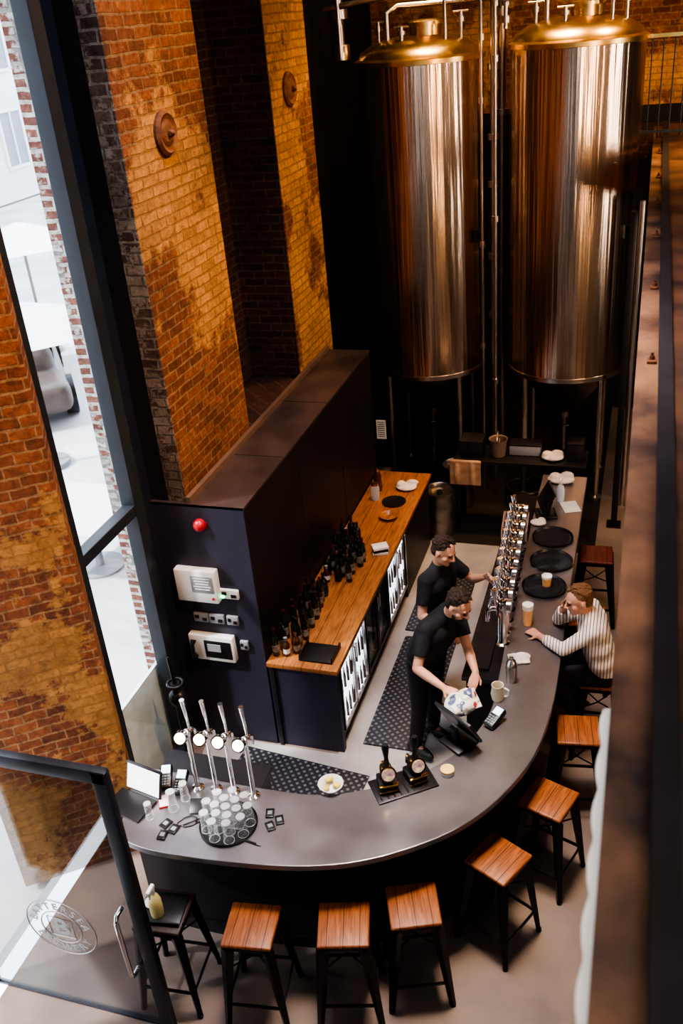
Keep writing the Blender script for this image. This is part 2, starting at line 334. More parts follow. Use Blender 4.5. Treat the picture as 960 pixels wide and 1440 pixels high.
# lower counter
e=empty('back_counter',(-2.44,5.57,0),'long back counter with warm wooden worktop and dark end','counter')
MB().box((0,1.8,.88),(.62,3.62,.045),bev=.005).fin('worktop','topwood',e)
MB().box((-.01,.05,.43),(.6,.06,.86)).fin('end_panel','panel',e)
MB().box((-.01,3.0,.43),(.58,1.15,.86)).box((-.27,1.5,.43),(.03,3,.86)).box((0,1.3,.04),(.5,2.3,.08)).fin('carcass','panelside',e)
for i,(y0,lit) in enumerate(((5.70,1),(6.48,0),(7.26,1))):
    fr=empty('bottle_fridge',(-2.44,y0+.385,.085),'glass-door bottle fridge with '+('bright interior' if lit else 'dark interior')+' under the counter','fridge','under-counter fridges')
    MB().box((0,0,.03),(.52,.76,.05)).box((0,0,.74),(.52,.76,.05)).box((0,-.37,.385),(.52,.02,.75)).box((0,.37,.385),(.52,.02,.75)).box((-.25,0,.385),(.02,.76,.75)).fin('body','black',fr)
    MB().box((.08,0,.385),(.34,.72,.68)).fin('interior','fridgelit' if lit else 'fridgedark',fr)
    for s in (-1,1):
        d=MB().box((.272,s*.19,.07),(.02,.36,.03)).box((.272,s*.19,.72),(.02,.36,.03)).box((.272,s*.19-.17,.395),(.02,.02,.66)).box((.272,s*.19+.17,.395),(.02,.02,.66)).fin('door','steel' if lit else 'black',fr)
        MB().box((.270,s*.19,.395),(.006,.33,.62)).fin('door_glass','glass',d)
        MB().cyl((.30,s*.03,.55),(.30,s*.03,.70),.008).fin('handle','chrome',d)
    if lit:
        sb=MB()
        for k in range(8):
            for z in (.1,.42): sb.lathe([(0,0),(.014,0),(.014,.12),(.006,.17),(.006,.2),(0,.2)],(.256,-.31+k*.088,z),10)
        o=sb.fin('stocked_bottles','bottleamber',fr); o['kind']='stuff'
# wall devices
y0=5.58
e=empty('fire_alarm_bell',(-3.14,y0,2.18),'small red domed alarm sounder on dark panel','alarm')
MB().cyl((0,0,0),(0,-.02,0),.055,seg=28).fin('base','red',e)
MB().sph((0,-.02,0),(.052,.045,.052)).fin('dome','red',e)
e=empty('control_panel',(-3.235,y0,1.64),'white alarm control box with printed cover','control panel')
MB().box((0,-.04,0),(.36,.08,.30),bev=.012).fin('case','white',e)
MB().box((.06,-.083,.03),(.19,.006,.15),bev=.002).fin('cover_plate','grey',e)
lm=MB()
for k in range(5): lm.box((.06,-.087,.085-k*.025),(.15-.02*(k%3),.002,.006))
lm.fin('printed_lines','white',e)
MB().cyl((.14,-.078,-.1),(.14,-.086,-.1),.012).fin('button','red',e)
def socket(x,z,w,lab,led=None):
    e=empty('wall_socket',(x,y0,z),lab,'socket','wall switches and sockets')
    MB().box((0,-.015,0),(w,.03,.085),bev=.005).fin('plate','grey' if not led else 'white',e)
    MB().box((-w/4,-.033,.01),(w*.25,.008,.03),bev=.002).fin('switch','dsteel',e)
    MB().box((w/4,-.033,-.01),(w*.3,.006,.03),bev=.002).fin('socket_face','dsteel',e)
    if led: MB().sph((-w/3,-.036,-.02),.014).fin('indicator_light',led,e)
socket(-2.98,1.56,.16,'white switch plate with glowing green light','green')
socket(-3.27,1.30,.13,'steel socket plate above the intercom box'); socket(-3.13,1.30,.13,'steel socket plate above the intercom box'); socket(-2.99,1.30,.1,'steel socket plate above the intercom box')
socket(-2.92,1.06,.07,'small steel switch plate beside the intercom box')
e=empty('intercom_box',(-3.2,y0,1.02),'white boxed intercom with black handset and grey keypad','intercom')
MB().box((0,-.035,0),(.40,.07,.25),bev=.01).fin('case','white',e)
MB().box((.06,-.073,0),(.24,.008,.17),bev=.003).fin('face_plate','dsteel',e)
MB().box((.03,-.08,.02),(.12,.008,.07)).fin('display','grey',e)
MB().tube([(-.15,-.08,.08),(-.15,-.11,.05),(-.15,-.115,-.03),(-.15,-.09,-.08)],[.025,.015,.015,.025]).fin('handset','black',e)
MB().tube([(-.15,-.08,-.09),(-.13,-.05,-.2),(-.10,-.03,-.22),(-.11,-.02,-.1)],.005).fin('cord','black',e)
rust=mat('rust_iron',(.20,.08,.035),(.10,.035,.018),scale=12,rough=.75,bump=.4)
for (y,z,r) in ((6.23,4.94,.15),(8.8,4.99,.15)):
    e=empty('pattress_plate',(-3.25,y,z),'round rusted iron tie plate on brick pier','wall plate','iron tie plates')
    MB().lathe([(0,0),(r,0),(r,.02),(r*.85,.04),(r*.7,.025),(r*.6,.025),(r*.5,.04),(r*.3,.045),(0,.045)],seg=36).fin('disc',rust,e,rot=(0,R(90),0))
    MB().cyl((.035,0,0),(.065,0,0),.028,seg=6).sph((.065,0,0),.022).fin('tie_bolt',rust,e)
# entrance door leaf at y=3
HX=-3.88
e=empty('glass_door',(HX,3.0,0),'open black-framed glass entrance door with chrome pull handle','door')
W_=1.38
MB().box((W_-.04,0,1.1),(.09,.05,2.2),bev=.006).box((.03,0,1.1),(.05,.05,2.2),bev=.006).box((W_/2,0,2.16),(W_,.05,.09),bev=.006).box((W_/2,0,.012),(W_,.03,.02)).fin('door_frame','steelframe',e)
MB().box((W_/2,0,1.07),(W_-.12,.012,2.10)).fin('door_pane','doorglass',e)
MB().tube([(W_-.13,-.02,1.12),(W_-.13,-.08,1.12),(W_-.13,-.10,1.08),(W_-.13,-.10,.62),(W_-.13,-.08,.58),(W_-.13,-.02,.58)],.015).fin('door_handle','chrome',e)
lg=bpy.data.meshes.new('emblem'); bmj=bmesh.new()
cx,cz=-3.13-HX,.78
base=Matrix.Rotation(R(90),4,'X')
def addt(s,size,mt_):
    bmj.from_mesh(text(s,size,mt_))
def arc(word,r,a0,a1,flip=False):
    n=len(word)
    for i,ch in enumerate(word):
        a=R(a0+(a1-a0)*i/(n-1)); rot=(a-R(90)) if not flip else (a+R(90))
        addt(ch,.078,Matrix.Translation((cx+r*math.cos(a),-.012,cz+r*math.sin(a)))@base@Matrix.Rotation(rot,4,'Z'))
arc('BATTERSEA',.188,165,15); arc('BREWERY',.188,210,330,True)
addt('B',.20,Matrix.Translation((cx,-.012,cz))@base)
bmj.to_mesh(lg); bmj.free()
etch=mat('etched',(.30,.30,.32),rough=.6); lg.materials.append(etch)
lo=bpy.data.objects.new('emblem',lg); C.objects.link(lo); lo.parent=e
MB().ring((cx,-.010,cz),.242,.0035,axis='Y').ring((cx,-.010,cz),.140,.0035,axis='Y').fin('emblem_ring',etch,e)
q=.085; MB().tube([(cx-q,-.01,cz-q),(cx+q,-.01,cz-q),(cx+q,-.01,cz+q),(cx-q,-.01,cz+q),(cx-q,-.01,cz-q)],.003,6).fin('emblem_box',etch,e)
# ------------------------------------------------------------ bar
OUT=[(-2.93,3.46),(-2.73,3.42),(-2.48,3.42),(-2.11,3.45),(-1.72,3.51),(-1.39,3.62),(-1.09,3.80),(-.82,4.04),(-.61,4.36),(-.46,4.76),(-.395,5.28),(-.39,5.87),(-.40,6.55),(-.40,7.48),(-.40,8.93)]
INN=[(-3.12,4.07),(-2.78,4.07),(-2.45,4.06),(-2.19,4.06),(-1.82,4.08),(-1.53,4.18),(-1.26,4.35),(-1.06,4.54),(-.91,4.80),(-.82,5.13),(-.82,5.5),(-.83,5.98),(-.84,6.6),(-.85,7.5),(-.86,8.93)]
def cat(P,k=6):
    P=[V(p) for p in P]; Q=[P[0]*2-P[1]]+P+[P[-1]*2-P[-2]]; o=[]
    for i in range(1,len(Q)-2):
        a,b,c,d=Q[i-1:i+3]
        for j in range(k):
            t=j/k; o.append(.5*((2*b)+(c-a)*t+(2*a-5*b+4*c-d)*t*t+(3*b-a-3*c+d)*t**3))
    o.append(P[-1]); return o
A=cat(OUT); B=cat(INN)
e=empty('bar_counter',(0,0,0),'long curved bar with grey metal top and dark front','bar counter')
o=MB().strip(A,B,1.055,1.1).fin('bar_top','bartop',e,smooth=False)
bv=o.modifiers.new('b','BEVEL'); bv.width=.006; bv.segments=2; bv.limit_method='ANGLE'; bv.angle_limit=R(50)
fo=[a.lerp(b,.46) for a,b in zip(A,B)]; fi=[a.lerp(b,.56) for a,b in zip(A,B)]
MB().strip(fo,fi,0,1.055).fin('bar_front','barfront',e)
MB().strip([a.lerp(b,.43) for a,b in zip(A,B)],[a.lerp(b,.461) for a,b in zip(A,B)],0,.1).fin('kick_plate','dsteel',e)
MB().strip([a.lerp(b,.58) for a,b in zip(A,B)][8:],B[8:],.80,.84).fin('inner_shelf','blackm',e)
MB().prism([(-1.15,5.75),(-.84,5.75),(-.86,8.9),(-1.15,8.9)],.82,.86).fin('inner_bench_top','black',e,smooth=False)
MB().prism([(-1.12,5.78),(-.88,5.78),(-.88,8.88),(-1.12,8.88)],.1,.82).fin('inner_bench','blackm',e,smooth=False)
MB().prism([(-3.1,4.09),(-2.3,4.09),(-2.3,4.5),(-3.1,4.5)],.82,.86).fin('inner_sink_top','dsteel',e,smooth=False)
MB().prism([(-3.08,4.12),(-2.32,4.12),(-2.32,4.48),(-3.08,4.48)],.1,.82).fin('inner_sink_unit','dsteel',e,smooth=False)
# ------------------------------------------------------------ stools
def stool(seatmat,label,loc,rz):
    e=empty('bar_stool',loc,label,'bar stool','bar stools around the counter',R(rz))
    MB().box((0,0,.725),(.315,.315,.03),bev=.012,seg=3).fin('seat',seatmat,e)
    MB().box((0,0,.695),(.30,.30,.035),bev=.006).fin('seat_frame','stoolmetal',e)
    for sx in (-1,1):
        for sy in (-1,1):
            t=V((sx*.125,sy*.125,.69)); b=V((sx*.195,sy*.195,0))
            l=MB(); bmesh.ops.create_cone(l.bm,cap_ends=True,segments=4,radius1=.020,radius2=.042,depth=(t-b).length,matrix=Matrix.Translation((t+b)/2)@ali(t-b)@Matrix.Rotation(R(45),4,'Z'))
            l.cyl((b.x,b.y,0),(b.x,b.y,.02),.02,seg=10)
            l.fin('leg','stoolmetal',e,smooth=False)
    f=MB(); a=.175
    for p,q in (((-a,-a),(a,-a)),((a,-a),(a,a)),((a,a),(-a,a)),((-a,a),(-a,-a))): f.box(((p[0]+q[0])/2,(p[1]+q[1])/2,.2),(abs(p[0]-q[0])+.01,abs(p[1]-q[1])+.01,.022) )
    f.fin('footrest','stoolmetal',e)
    b=.13
    MB().tube([(-b,-b,.5),(0,0,.47),(b,b,.5)],.006).tube([(b,-b,.5),(0,0,.47),(-b,b,.5)],.006).fin('cross_brace','stoolmetal',e)
    return e
s1=stool('seatwood','black metal bar stool with reddish brown wooden seat',(-2.0,3.31,0),8)
for (x,y,rz) in ((-1.45,3.45,15),(-1.07,3.68,21),(-.62,4.15,-27),(-.36,4.73,-20),(-.22,5.46,8)):
    dup(s1,(x,y,0),R(rz))
dup(s1,(-.10,6.12,0),R(3),label='black metal bar stool carrying the seated customer')
dup(s1,(-.26,6.95,0),R(3),label='black metal bar stool standing empty beside the customer')
stool('seatdark','dark-seated black metal stool holding a small tray',(-2.58,3.28,0),5)
stool('seatred','black metal bar stool with dark red seat',(-.24,8.0,0),3)
# ------------------------------------------------------------ tanks
domem=mat('dome_brass',(.78,.54,.24),(.55,.35,.13),scale=5,rough=.30,metal=1)
def tank(x,y,zb,label,z1):
    e=empty('brewing_tank',(x,y,0),label,'brewing tank','steel brewing tanks')
    Rr=.69
    MB().lathe([(Rr,zb),(Rr,z1)],seg=128).fin('shell','tankm',e)
    MB().lathe([(Rr,zb+.02),(Rr+.010,zb+.02),(Rr+.010,zb-.03),(Rr-.05,zb-.03)],seg=96).fin('bottom_rim','steel',e)
    for zz in (1.15,2.35): MB().lathe([(Rr,zb+zz),(Rr+.0015,zb+zz),(Rr+.0015,zb+zz+.006),(Rr,zb+zz+.006)],seg=96).fin('weld_seam','tankm',e)
    d=[(Rr,z1),(Rr+.025,z1+.005),(Rr+.025,z1+.05),(Rr-.02,z1+.07),(Rr*.93,z1+.13),(Rr*.75,z1+.2),(Rr*.5,z1+.25),(.2,z1+.27),(0,z1+.27)]
    MB().lathe(d,seg=96).fin('dome_lid',domem,e)
    MB().lathe([(.17,z1+.26),(.17,z1+.36),(.2,z1+.36),(.2,z1+.39),(.15,z1+.41),(0,z1+.42)],(.1,-.1,0)).fin('manway',domem,e)
    MB().tube([(-.3,-.2,z1+.22),(-.3,-.2,z1+.5),(-.2,-.1,z1+.56),(.6,.1,z1+.56),(.78,.1,z1+.56)],.028).fin('top_pipe','steel',e)
    MB().tube([(.35,-.3,z1+.2),(.35,-.3,z1+.7)],.02).fin('vent_pipe','steel',e)
    for (px,py,h) in ((-.42,-.1,.3),(-.1,-.38,.24),(.48,-.1,.34)):
        MB().cyl((px,py,z1+.12),(px,py,z1+.12+h),.022).cyl((px,py,z1+.12+h*.7),(px,py,z1+.12+h*.85),.042).fin('inlet_fitting','steel',e)
        MB().tube([(px-.08,py,z1+.12+h),(px+.08,py,z1+.12+h)],.009).fin('valve_lever','steel',e)
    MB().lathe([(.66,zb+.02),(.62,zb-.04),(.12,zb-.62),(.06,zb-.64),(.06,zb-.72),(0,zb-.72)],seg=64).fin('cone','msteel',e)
    for sx in (-1,1):
        for sy in (-1,1):
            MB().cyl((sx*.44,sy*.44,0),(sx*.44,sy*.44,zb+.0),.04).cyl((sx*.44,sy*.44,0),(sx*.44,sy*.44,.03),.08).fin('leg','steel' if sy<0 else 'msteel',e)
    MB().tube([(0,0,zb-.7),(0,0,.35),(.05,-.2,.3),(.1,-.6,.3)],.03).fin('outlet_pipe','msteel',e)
    MB().ring((0,-.05,zb-.8),.09,.012).fin('hand_wheel','dsteel',e)
    MB().box((Rr-.04,-.28,zb+1.6),(.06,.1,.14)).fin('gauge_box','black',e)
    return e
tank(-2.50,11,1.6,'tall polished stainless brewing tank with domed brass-toned lid',5.02)
tank(-.82,11,1.62,'tall polished stainless brewing tank with warm streaked reflections',5.08)
def pipe(name,pts,r,label,mt='steel',flanges=()):
    e=empty(name,pts[0],label,'pipe','process pipework'); o=V(pts[0])
    MB().tube([V(p)-o for p in pts],r,12).fin('pipe_run',mt,e)
    for p,q in flanges: MB().cyl(V(p)-o,V(q)-o,r*2).fin('coupling',mt,e)
def vfl(x,y,zs): return [((x,y,z),(x,y,z+.06)) for z in zs]
pipe('process_pipe',[(-1.68,10.9,0),(-1.68,10.9,8.9)],.032,'vertical stainless pipe between the tanks',flanges=vfl(-1.68,10.9,(2.2,2.9,3.7,4.2,4.9,5.3,5.6)))
pipe('process_pipe',[(-1.76,10.6,0),(-1.76,10.6,8.9)],.016,'thin vertical stainless pipe between the tanks',flanges=vfl(-1.76,10.6,(1.9,3.1,4.6,5.2)))
pipe('process_pipe',[(-1.60,10.5,0),(-1.60,10.5,8.9)],.02,'slender vertical stainless pipe between the tanks',flanges=vfl(-1.60,10.5,(1.5,3.4,5.0,5.5)))
pipe('process_pipe',[(-1.66,11.4,0),(-1.66,11.4,8.9)],.045,'thick vertical stainless pipe behind the tanks','msteel',flanges=vfl(-1.66,11.4,(2.6,4.4,5.4)))
pipe('process_pipe',[(-3.36,10.9,5.1),(-3.36,10.9,8.9)],.05,'stainless pipe hanging beside the tank lid',flanges=[((-3.36,10.9,5.1),(-3.36,10.9,5.25)),((-3.36,10.9,5.5),(-3.36,10.9,5.6))])
pipe('process_pipe',[(-3.36,10.4,5.6),(-2.9,10.4,5.65),(-2.2,10.4,5.7),(-1.9,10.4,5.7),(-1.85,10.4,5.8),(-1.85,10.4,8.9)],.03,'horizontal stainless pipe above the tank lids')
pipe('process_pipe',[(-3.15,10.2,5.15),(-3.15,10.2,8.9)],.02,'thin stainless pipe dropping to the tank lid',flanges=vfl(-3.15,10.2,(5.2,5.45)))
pipe('process_pipe',[(-1.45,10.2,5.3),(-1.45,10.2,8.9)],.022,'thin stainless pipe dropping beside the tank lid',flanges=vfl(-1.45,10.2,(5.35,5.5)))
pipe('process_pipe',[(-1.45,10.0,5.55),(-1.0,10.0,5.58),(-.3,10.0,5.58),(-.25,10.0,5.7),(-.25,10.0,8.9)],.022,'stainless pipe running above the larger tank lid')
pipe('process_pipe',[(-.05,10.4,0),(-.05,10.4,3.6)],.03,'slim vertical pipe beside the large tank')
e=empty('support_post',(-.12,9.9,0),'dark steel post supporting the walkway beam','post')
MB().box((0,0,1.8),(.07,.07,3.6),bev=.005).fin('shaft','dsteel',e); MB().box((0,0,.01),(.16,.16,.02)).fin('base_plate','dsteel',e)
cl=None
for i,(y,) in enumerate([(4.43,),(5.7,),(7.0,),(8.2,),(9.36,),(10.8,),(12.0,)]):
    if cl is None:
        cl=empty('beam_clamp',(.07,y,4.0),'small iron bolted clamp on the beam flange','clamp','beam clamps')
        MB().box((0,0,.008),(.045,.06,.016),bev=.004).fin('plate',rust,cl)
        MB().cyl((0,0,.01),(0,0,.035),.014,seg=6).cyl((0,0,.035),(0,0,.05),.007).fin('bolt',rust,cl)
    else: dup(cl,(.07,y,4.0))
e=empty('balcony_railing',(-.55,11.95,3.99),'dark steel railing on the rear balcony','railing')
for k in range(16): MB().cyl((k*.12+.35,0,0),(k*.12+.35,0,1.05),.008,seg=8).fin('baluster','steelframe',e)
MB().box((1.2,0,1.07),(2.0,.05,.04)).fin('handrail','brass',e)
MB().box((1.2,0,.08),(2.0,.03,.03)).fin('bottom_rail','steelframe',e)
st=MB(); pts=[]
for i in range(60):
    y=.75+i*.02; pts.append((.0-.014-.010*abs(math.sin(i*.42)),y))
st.prism([(.02,.75)]+pts+[(.02,1.95)],3.955,3.959)
top(st.fin('plastic_edge_strip','white'),'pale scalloped protective strip along the beam edge','edge strip')
# ------------------------------------------------------------ floor mats
for i,(x0,x1,ya,yb,rz) in enumerate(((-2.02,-1.5,5.72,7.3,0),(-2.05,-1.5,7.4,8.5,0),(-3.05,-1.9,4.6,5.42,-6))):
    e=MB().box((0,0,.008),(x1-x0,yb-ya,.016),bev=.004).fin('rubber_mat','rubber',loc=((x0+x1)/2,(ya+yb)/2,.004),rot=(0,0,R(rz)))
    top(e,'black rubber anti-fatigue mat with diamond studs on the floor','floor mat','rubber floor mats')
# ------------------------------------------------------------ bottles etc
def bottle(mt,h=.3,r=.036,lab='label',cap='foil'):
    e=empty('bottle',(0,0,-50),'dark glass bottle standing on the wooden back counter','bottle','bottles on the back counter')
    k=h/.3
    MB().lathe([(0,0),(r*.9,0),(r,.008),(r,.18*k),(r*.85,.205*k),(.014,.235*k),(.013,.285*k),(.016,.287*k),(.016,.298*k),(0,.3*k)],seg=20).fin('glass_body',mt,e)
    MB().lathe([(r+.0008,.05*k),(r+.0008,.13*k)],seg=20).fin('paper_label',lab,e)
    MB().lathe([(.0145,.25*k),(.0145,.287*k),(.0175,.289*k),(.0175,.302*k),(0,.304*k)],seg=16).fin('foil_cap',cap,e)
    return e
bs=[bottle('bottle',cap='black'),bottle('bottleamber',.23,.042,cap='brass'),bottle('bottlegreen',.31,.036,cap='foil'),bottle('bottle',.26,.042,lab='black',cap='black'),bottle('bottleamber',.20,.034,lab='paper',cap='grey')]
lb=['dark wine bottle with black cap on the back counter','amber spirit bottle with brass-toned cap on the back counter','tall green bottle with dark red foil on the back counter','stout black bottle with dark label on the back counter','short amber bottle with white label on the back counter']
used=[]
for (cx_,cy_,w_,h_,n_) in ((-2.62,5.98,.12,.30,21),(-2.64,6.42,.09,.20,9),(-2.53,7.10,.15,.27,23),(-2.60,7.52,.12,.12,6)):
    tries=0;k=0
    while k<n_ and tries<900:
        tries+=1; p=(cx_+random.uniform(-w_,w_),cy_+random.uniform(-h_,h_))
        if p[0]<-2.70 or (p[0]>-2.53 and p[1]<5.94) or any((p[0]-q[0])**2+(p[1]-q[1])**2<.0066 for q in used): continue
        used.append(p); k+=1; j=random.choice((0,0,0,1,2,3,3,3,4)); dup(bs[j],(p[0],p[1],.9025),random.uniform(0,6),random.uniform(.80,.95),label=lb[j])
for b in bs:
    for c in list(b.children): bpy.data.objects.remove(c)
    bpy.data.objects.remove(b)
for i,mm in enumerate(['paper','black','white']):
    e=empty('book',(-2.26,7.42,.9025+i*.027),'thick paperback book in a small pile on the back counter','book','books on the back counter',.3+R(6*i))
    MB().box((0,0,.013),(.15,.11,.026),bev=.002).fin('cover',mm,e); MB().box((.003,0,.013),(.15,.105,.02)).fin('pages','paper',e)
e=empty('serving_bowl',(-2.35,8.1,.9025),'shallow brown bowl on the wooden back counter','bowl'); MB().lathe([(0,0),(.05,0),(.1,.04),(.095,.045),(.05,.01),(0,.01)]).fin('bowl_body','topwood',e)
e=empty('bar_tool_tray',(-2.34,5.76,.9025),'black tray with bar tools on counter end','tray')
MB().box((0,0,.01),(.28,.24,.02),bev=.005).box((-.14,0,.03),(.012,.24,.05)).box((.14,0,.03),(.012,.24,.05)).fin('tray_body','black',e)
e=empty('storage_jar',(-2.6,8.5,.9025),'clear jar with gold lid on back counter','jar'); MB().lathe([(0,0),(.05,0),(.05,.14),(.04,.17),(0,.17)]).fin('jar','rimglass',e); MB().lathe([(.042,.17),(.042,.19),(0,.19)]).fin('lid','brass',e)
e=empty('storage_jar',(-2.62,8.7,.9025),'amber glass jar with gold lid on back counter','jar'); MB().lathe([(0,0),(.045,0),(.045,.17),(.02,.24),(0,.24)]).fin('jar','bottleamber',e); MB().lathe([(.022,.24),(.022,.27),(0,.27)]).fin('lid','brass',e)
e=top(blob(MB().sph((0,0,.02),(.12,.1,.03)).sph((.06,.05,.05),(.07,.04,.03)).sph((-.06,0,.045),(.05,.06,.035)),'crumpled_cloth','towel',.008,3),'crumpled pale cloth on wooden back counter','cloth'); e.location=(-2.32,8.78,.911)
e=empty('dark_plate',(-2.38,8.45,.9025),'round black plate on the back counter','plate'); MB().lathe([(0,0),(.09,0),(.13,.015),(.09,.004),(0,.004)]).fin('plate_body','black',e)
def tray(x,y,label):
    e=empty('round_tray',(x,y,1.1005),label,'tray','round black serving trays')
    MB().lathe([(0,0),(.17,0),(.185,.022),(.19,.022),(.175,-.0),(.17,.004),(0,.004)],seg=48).fin('tray_dish','black',e)
    MB().lathe([(0,.005),(.155,.005),(.155,.007),(0,.007)],seg=40).fin('grip_liner','blackm',e); return e
t0=tray(-.63,7.62,'round black serving tray lying empty on bar'); dup(t0,(-.60,7.2,1.1005),label='round black serving tray lying empty on bar'); dup(t0,(-.62,6.78,1.1005),label='round black serving tray carrying a filled glass')
def beerglass(x,y,z,label,h=.15,k=1):
    e=empty('beer_glass',(x,y,z),label,'glass','filled beer glasses')
    MB().lathe([(0,.0),(.032*k,0),(.043*k,h*1.06)],seg=24).fin('glass_wall','tglass',e)
    MB().lathe([(0,.007),(.031*k,.007),(.0395*k,h*.80),(0,h*.80)],seg=24).fin('beer','beer',e)
    MB().lathe([(.0397*k,h*.79),(.041*k,h*.99),(.02,h*1.01),(0,h*1.02)],seg=24).fin('foam_head','foam',e)
beerglass(-.69,6.21,1.1,'tall beer glass with pale foam in front of customer',.20,1.1)
beerglass(-.60,6.80,1.108,'short pale drink glass standing on a tray',.1,1.1)
def tap(x,y,lab):
    e=empty('beer_tap',(x,y,1.1),lab,'beer tap','row of chrome beer taps')
    MB().lathe([(0,0),(.056,0),(.056,.012),(.042,.02),(.038,.04),(.038,.28),(.052,.29),(.054,.36),(.044,.40),(0,.42)],seg=20).fin('column','chrome',e)
    MB().tube([(0,0,.33),(-.08,0,.33),(-.115,0,.30),(-.12,0,.20)],[.024,.024,.02,.015]).fin('spout','chrome',e)
    MB().tube([(-.05,0,.34),(-.055,0,.41),(-.07,0,.50)],[.011,.019,.025]).fin('tap_handle','chrome',e)
    MB().cyl((.03,0,.36),(.065,0,.36),.052,seg=24).fin('badge_disc','steel',e)
    return e
t=tap(-.85,5.93,'stout chrome beer tap with curved spout and lever')
for k in range(1,11): dup(t,(-.85-.006*k,5.93+k*.155,1.1))
e=empty('drip_tray',(-1.03,6.7,.865),'long dark drip tray beneath the taps','drip tray'); MB().box((0,0,.01),(.16,1.7,.02)).fin('pan','dsteel',e)
def font(x,y):
    e=empty('illuminated_tap',(x,y,1.1),'tall chrome tap with round glowing white badge','beer tap','four illuminated taps')
    MB().lathe([(0,0),(.04,0),(.04,.01),(.02,.02),(.016,.05),(.016,.44),(.022,.46),(.022,.5),(0,.52)],seg=20).fin('column','chrome',e)
    MB().tube([(0,0,.46),(0,.07,.46),(0,.10,.43),(0,.105,.36)],[.013,.013,.011,.009]).fin('spout','chrome',e)
    MB().tube([(0,.04,.47),(0,.035,.58),(0,.02,.74)],[.008,.011,.017]).fin('tap_handle','chrome',e)
    MB().cyl((-.03,-.02,.46),(-.03,-.045,.47),.047,seg=28).fin('badge_ring','chrome',e)
    MB().cyl((-.03,-.044,.47),(-.03,-.052,.473),.036,seg=28).fin('badge_face','badge',e)
    return e
fq=font(-2.60,3.97)
for x in (-2.47,-2.34,-2.20): dup(fq,(x,3.985,1.1))
e=empty('glass_tray',(-2.27,3.72,1.1),'round dark tray of upturned clean glasses','tray')
MB().lathe([(0,0),(.183,0),(.188,.015),(.183,.02),(.178,.006),(0,.006)],seg=48).fin('tray_dish','black',e)
def tumbler(label,grp):
    e=empty('tumbler_glass',(0,0,-50),label,'glass',grp); MB().lathe([(.035,0),(.029,.155),(.0,.155)],seg=20).fin('glass_wall','tglass',e); MB().ring((0,0,.003),.034,.002,20).fin('rim','rimglass',e); MB().lathe([(.030,.148),(.0295,.156),(0,.156)],seg=20).fin('base_edge','rimglass',e); return e
tt=tumbler('clear upturned beer glass on the round tray','clean glasses on tray')
for (dx,dy) in [(0,0)]+[(.075*math.cos(R(a)),.075*math.sin(R(a))) for a in range(0,360,60)]+[(.140*math.cos(R(a)),.140*math.sin(R(a))) for a in range(15,360,40)]:
    dup(tt,(-2.27+dx,3.72+dy,1.1065))
dup(tt,(-2.68,3.76,1.1),label='single clear glass beside the tap row'); dup(tt,(-2.80,3.66,1.1),sc=.8,label='single clear glass beside the tap row'); dup(tt,(-2.64,3.86,1.1),sc=.9,label='single clear glass beside the tap row')
for c in list(tt.children): bpy.data.objects.remove(c)
bpy.data.objects.remove(tt)
e=empty('laptop_computer',(-2.98,3.72,1.1),'open dark laptop with bright white screen','laptop',rz=R(-12))
MB().box((0,0,.01),(.30,.2,.018),bev=.005).fin('keyboard_deck','black',e)
l=MB().box((.02,.15,.11),(.30,.012,.2),rot=(R(-18),0,0),bev=.004).fin('lid','black',e)
MB().box((.02,.141,.11),(.27,.004,.17),rot=(R(-18),0,0)).fin('screen',mat('laptop_screen',(.85,.88,.85),(.7,.75,.72),emit=.7),l)
def card(x,y,rz,lab):
    e=empty('card_terminal',(x,y,1.114),lab,'card reader','card payment terminals',R(rz))
    MB().box((0,0,.035),(.08,.17,.045),rot=(R(18),0,0),bev=.01).fin('case','black',e)
    MB().box((0,.035,.072),(.06,.06,.004),rot=(R(18),0,0)).fin('display','screen',e)
    for i in range(3):
        for j in range(4): MB().box((-.022+i*.022,-.015-j*.018,.056-j*.006),(.015,.011,.006),rot=(R(18),0,0)).fin('key','grey',e)
card(-2.83,3.97,20,'black card terminal standing near the laptop'); card(-.77,5.0,-30,'card terminal with bright screen beside the till'); card(-2.71,3.95,10,'small black card terminal by the taps')
e=empty('menu_stand',(-2.50,3.80,1.1),'black angled sign stand on bar','sign stand',rz=R(15)); MB().box((0,0,.03),(.14,.1,.006),rot=(R(25),0,0),bev=.002).fin('board','black',e); MB().box((0,.02,.015),(.1,.01,.03)).fin('foot','black',e)
for k,(x,y) in enumerate(((-2.67,3.63),(-2.60,3.60),(-2.65,3.54),(-2.04,3.86),(-1.96,3.82),(-2.0,3.76))):
    c=MB().box((0,0,.006),(.055,.075,.012),bev=.003).fin('pager','black',loc=(x,y,1.1),rot=(0,0,R(12*k-20)))
    MB().box((0,.0,.0128),(.03,.03,.002)).fin('pager_display','grey',c); top(c,'small black handheld pager lying on bar','pager','small black pagers on bar')
c=empty('marker_pen',(-2.06,3.61,1.107),'black marker pen lying on bar','pen',rz=R(-8)); MB().cyl((-.05,0,0),(.03,0,0),.007).fin('barrel','black',c); MB().cyl((.03,0,0),(.055,0,0),.0075,.006).fin('pen_cap','grey',c)
c=MB().tube([(-2.55+.07*math.cos(a*.7)+a*.004,3.68+.05*math.sin(a*.9),1.106+.004*math.sin(a)) for a in range(0,14)],.004,8).fin('power_cable','black'); top(c,'black cable coiled loosely on bar top','cable')
c=empty('notepad',(-2.77,3.80,1.1),'red edged notepad under the terminal','notepad',rz=R(30)); MB().box((0,0,.006),(.07,.11,.012)).fin('cover','red',c); MB().box((0,0,.013),(.06,.10,.003)).fin('page','paper',c)
bd=mat('pump_badge',(.9,.75,.5),(.3,.12,.3),scale=30,rough=.4)
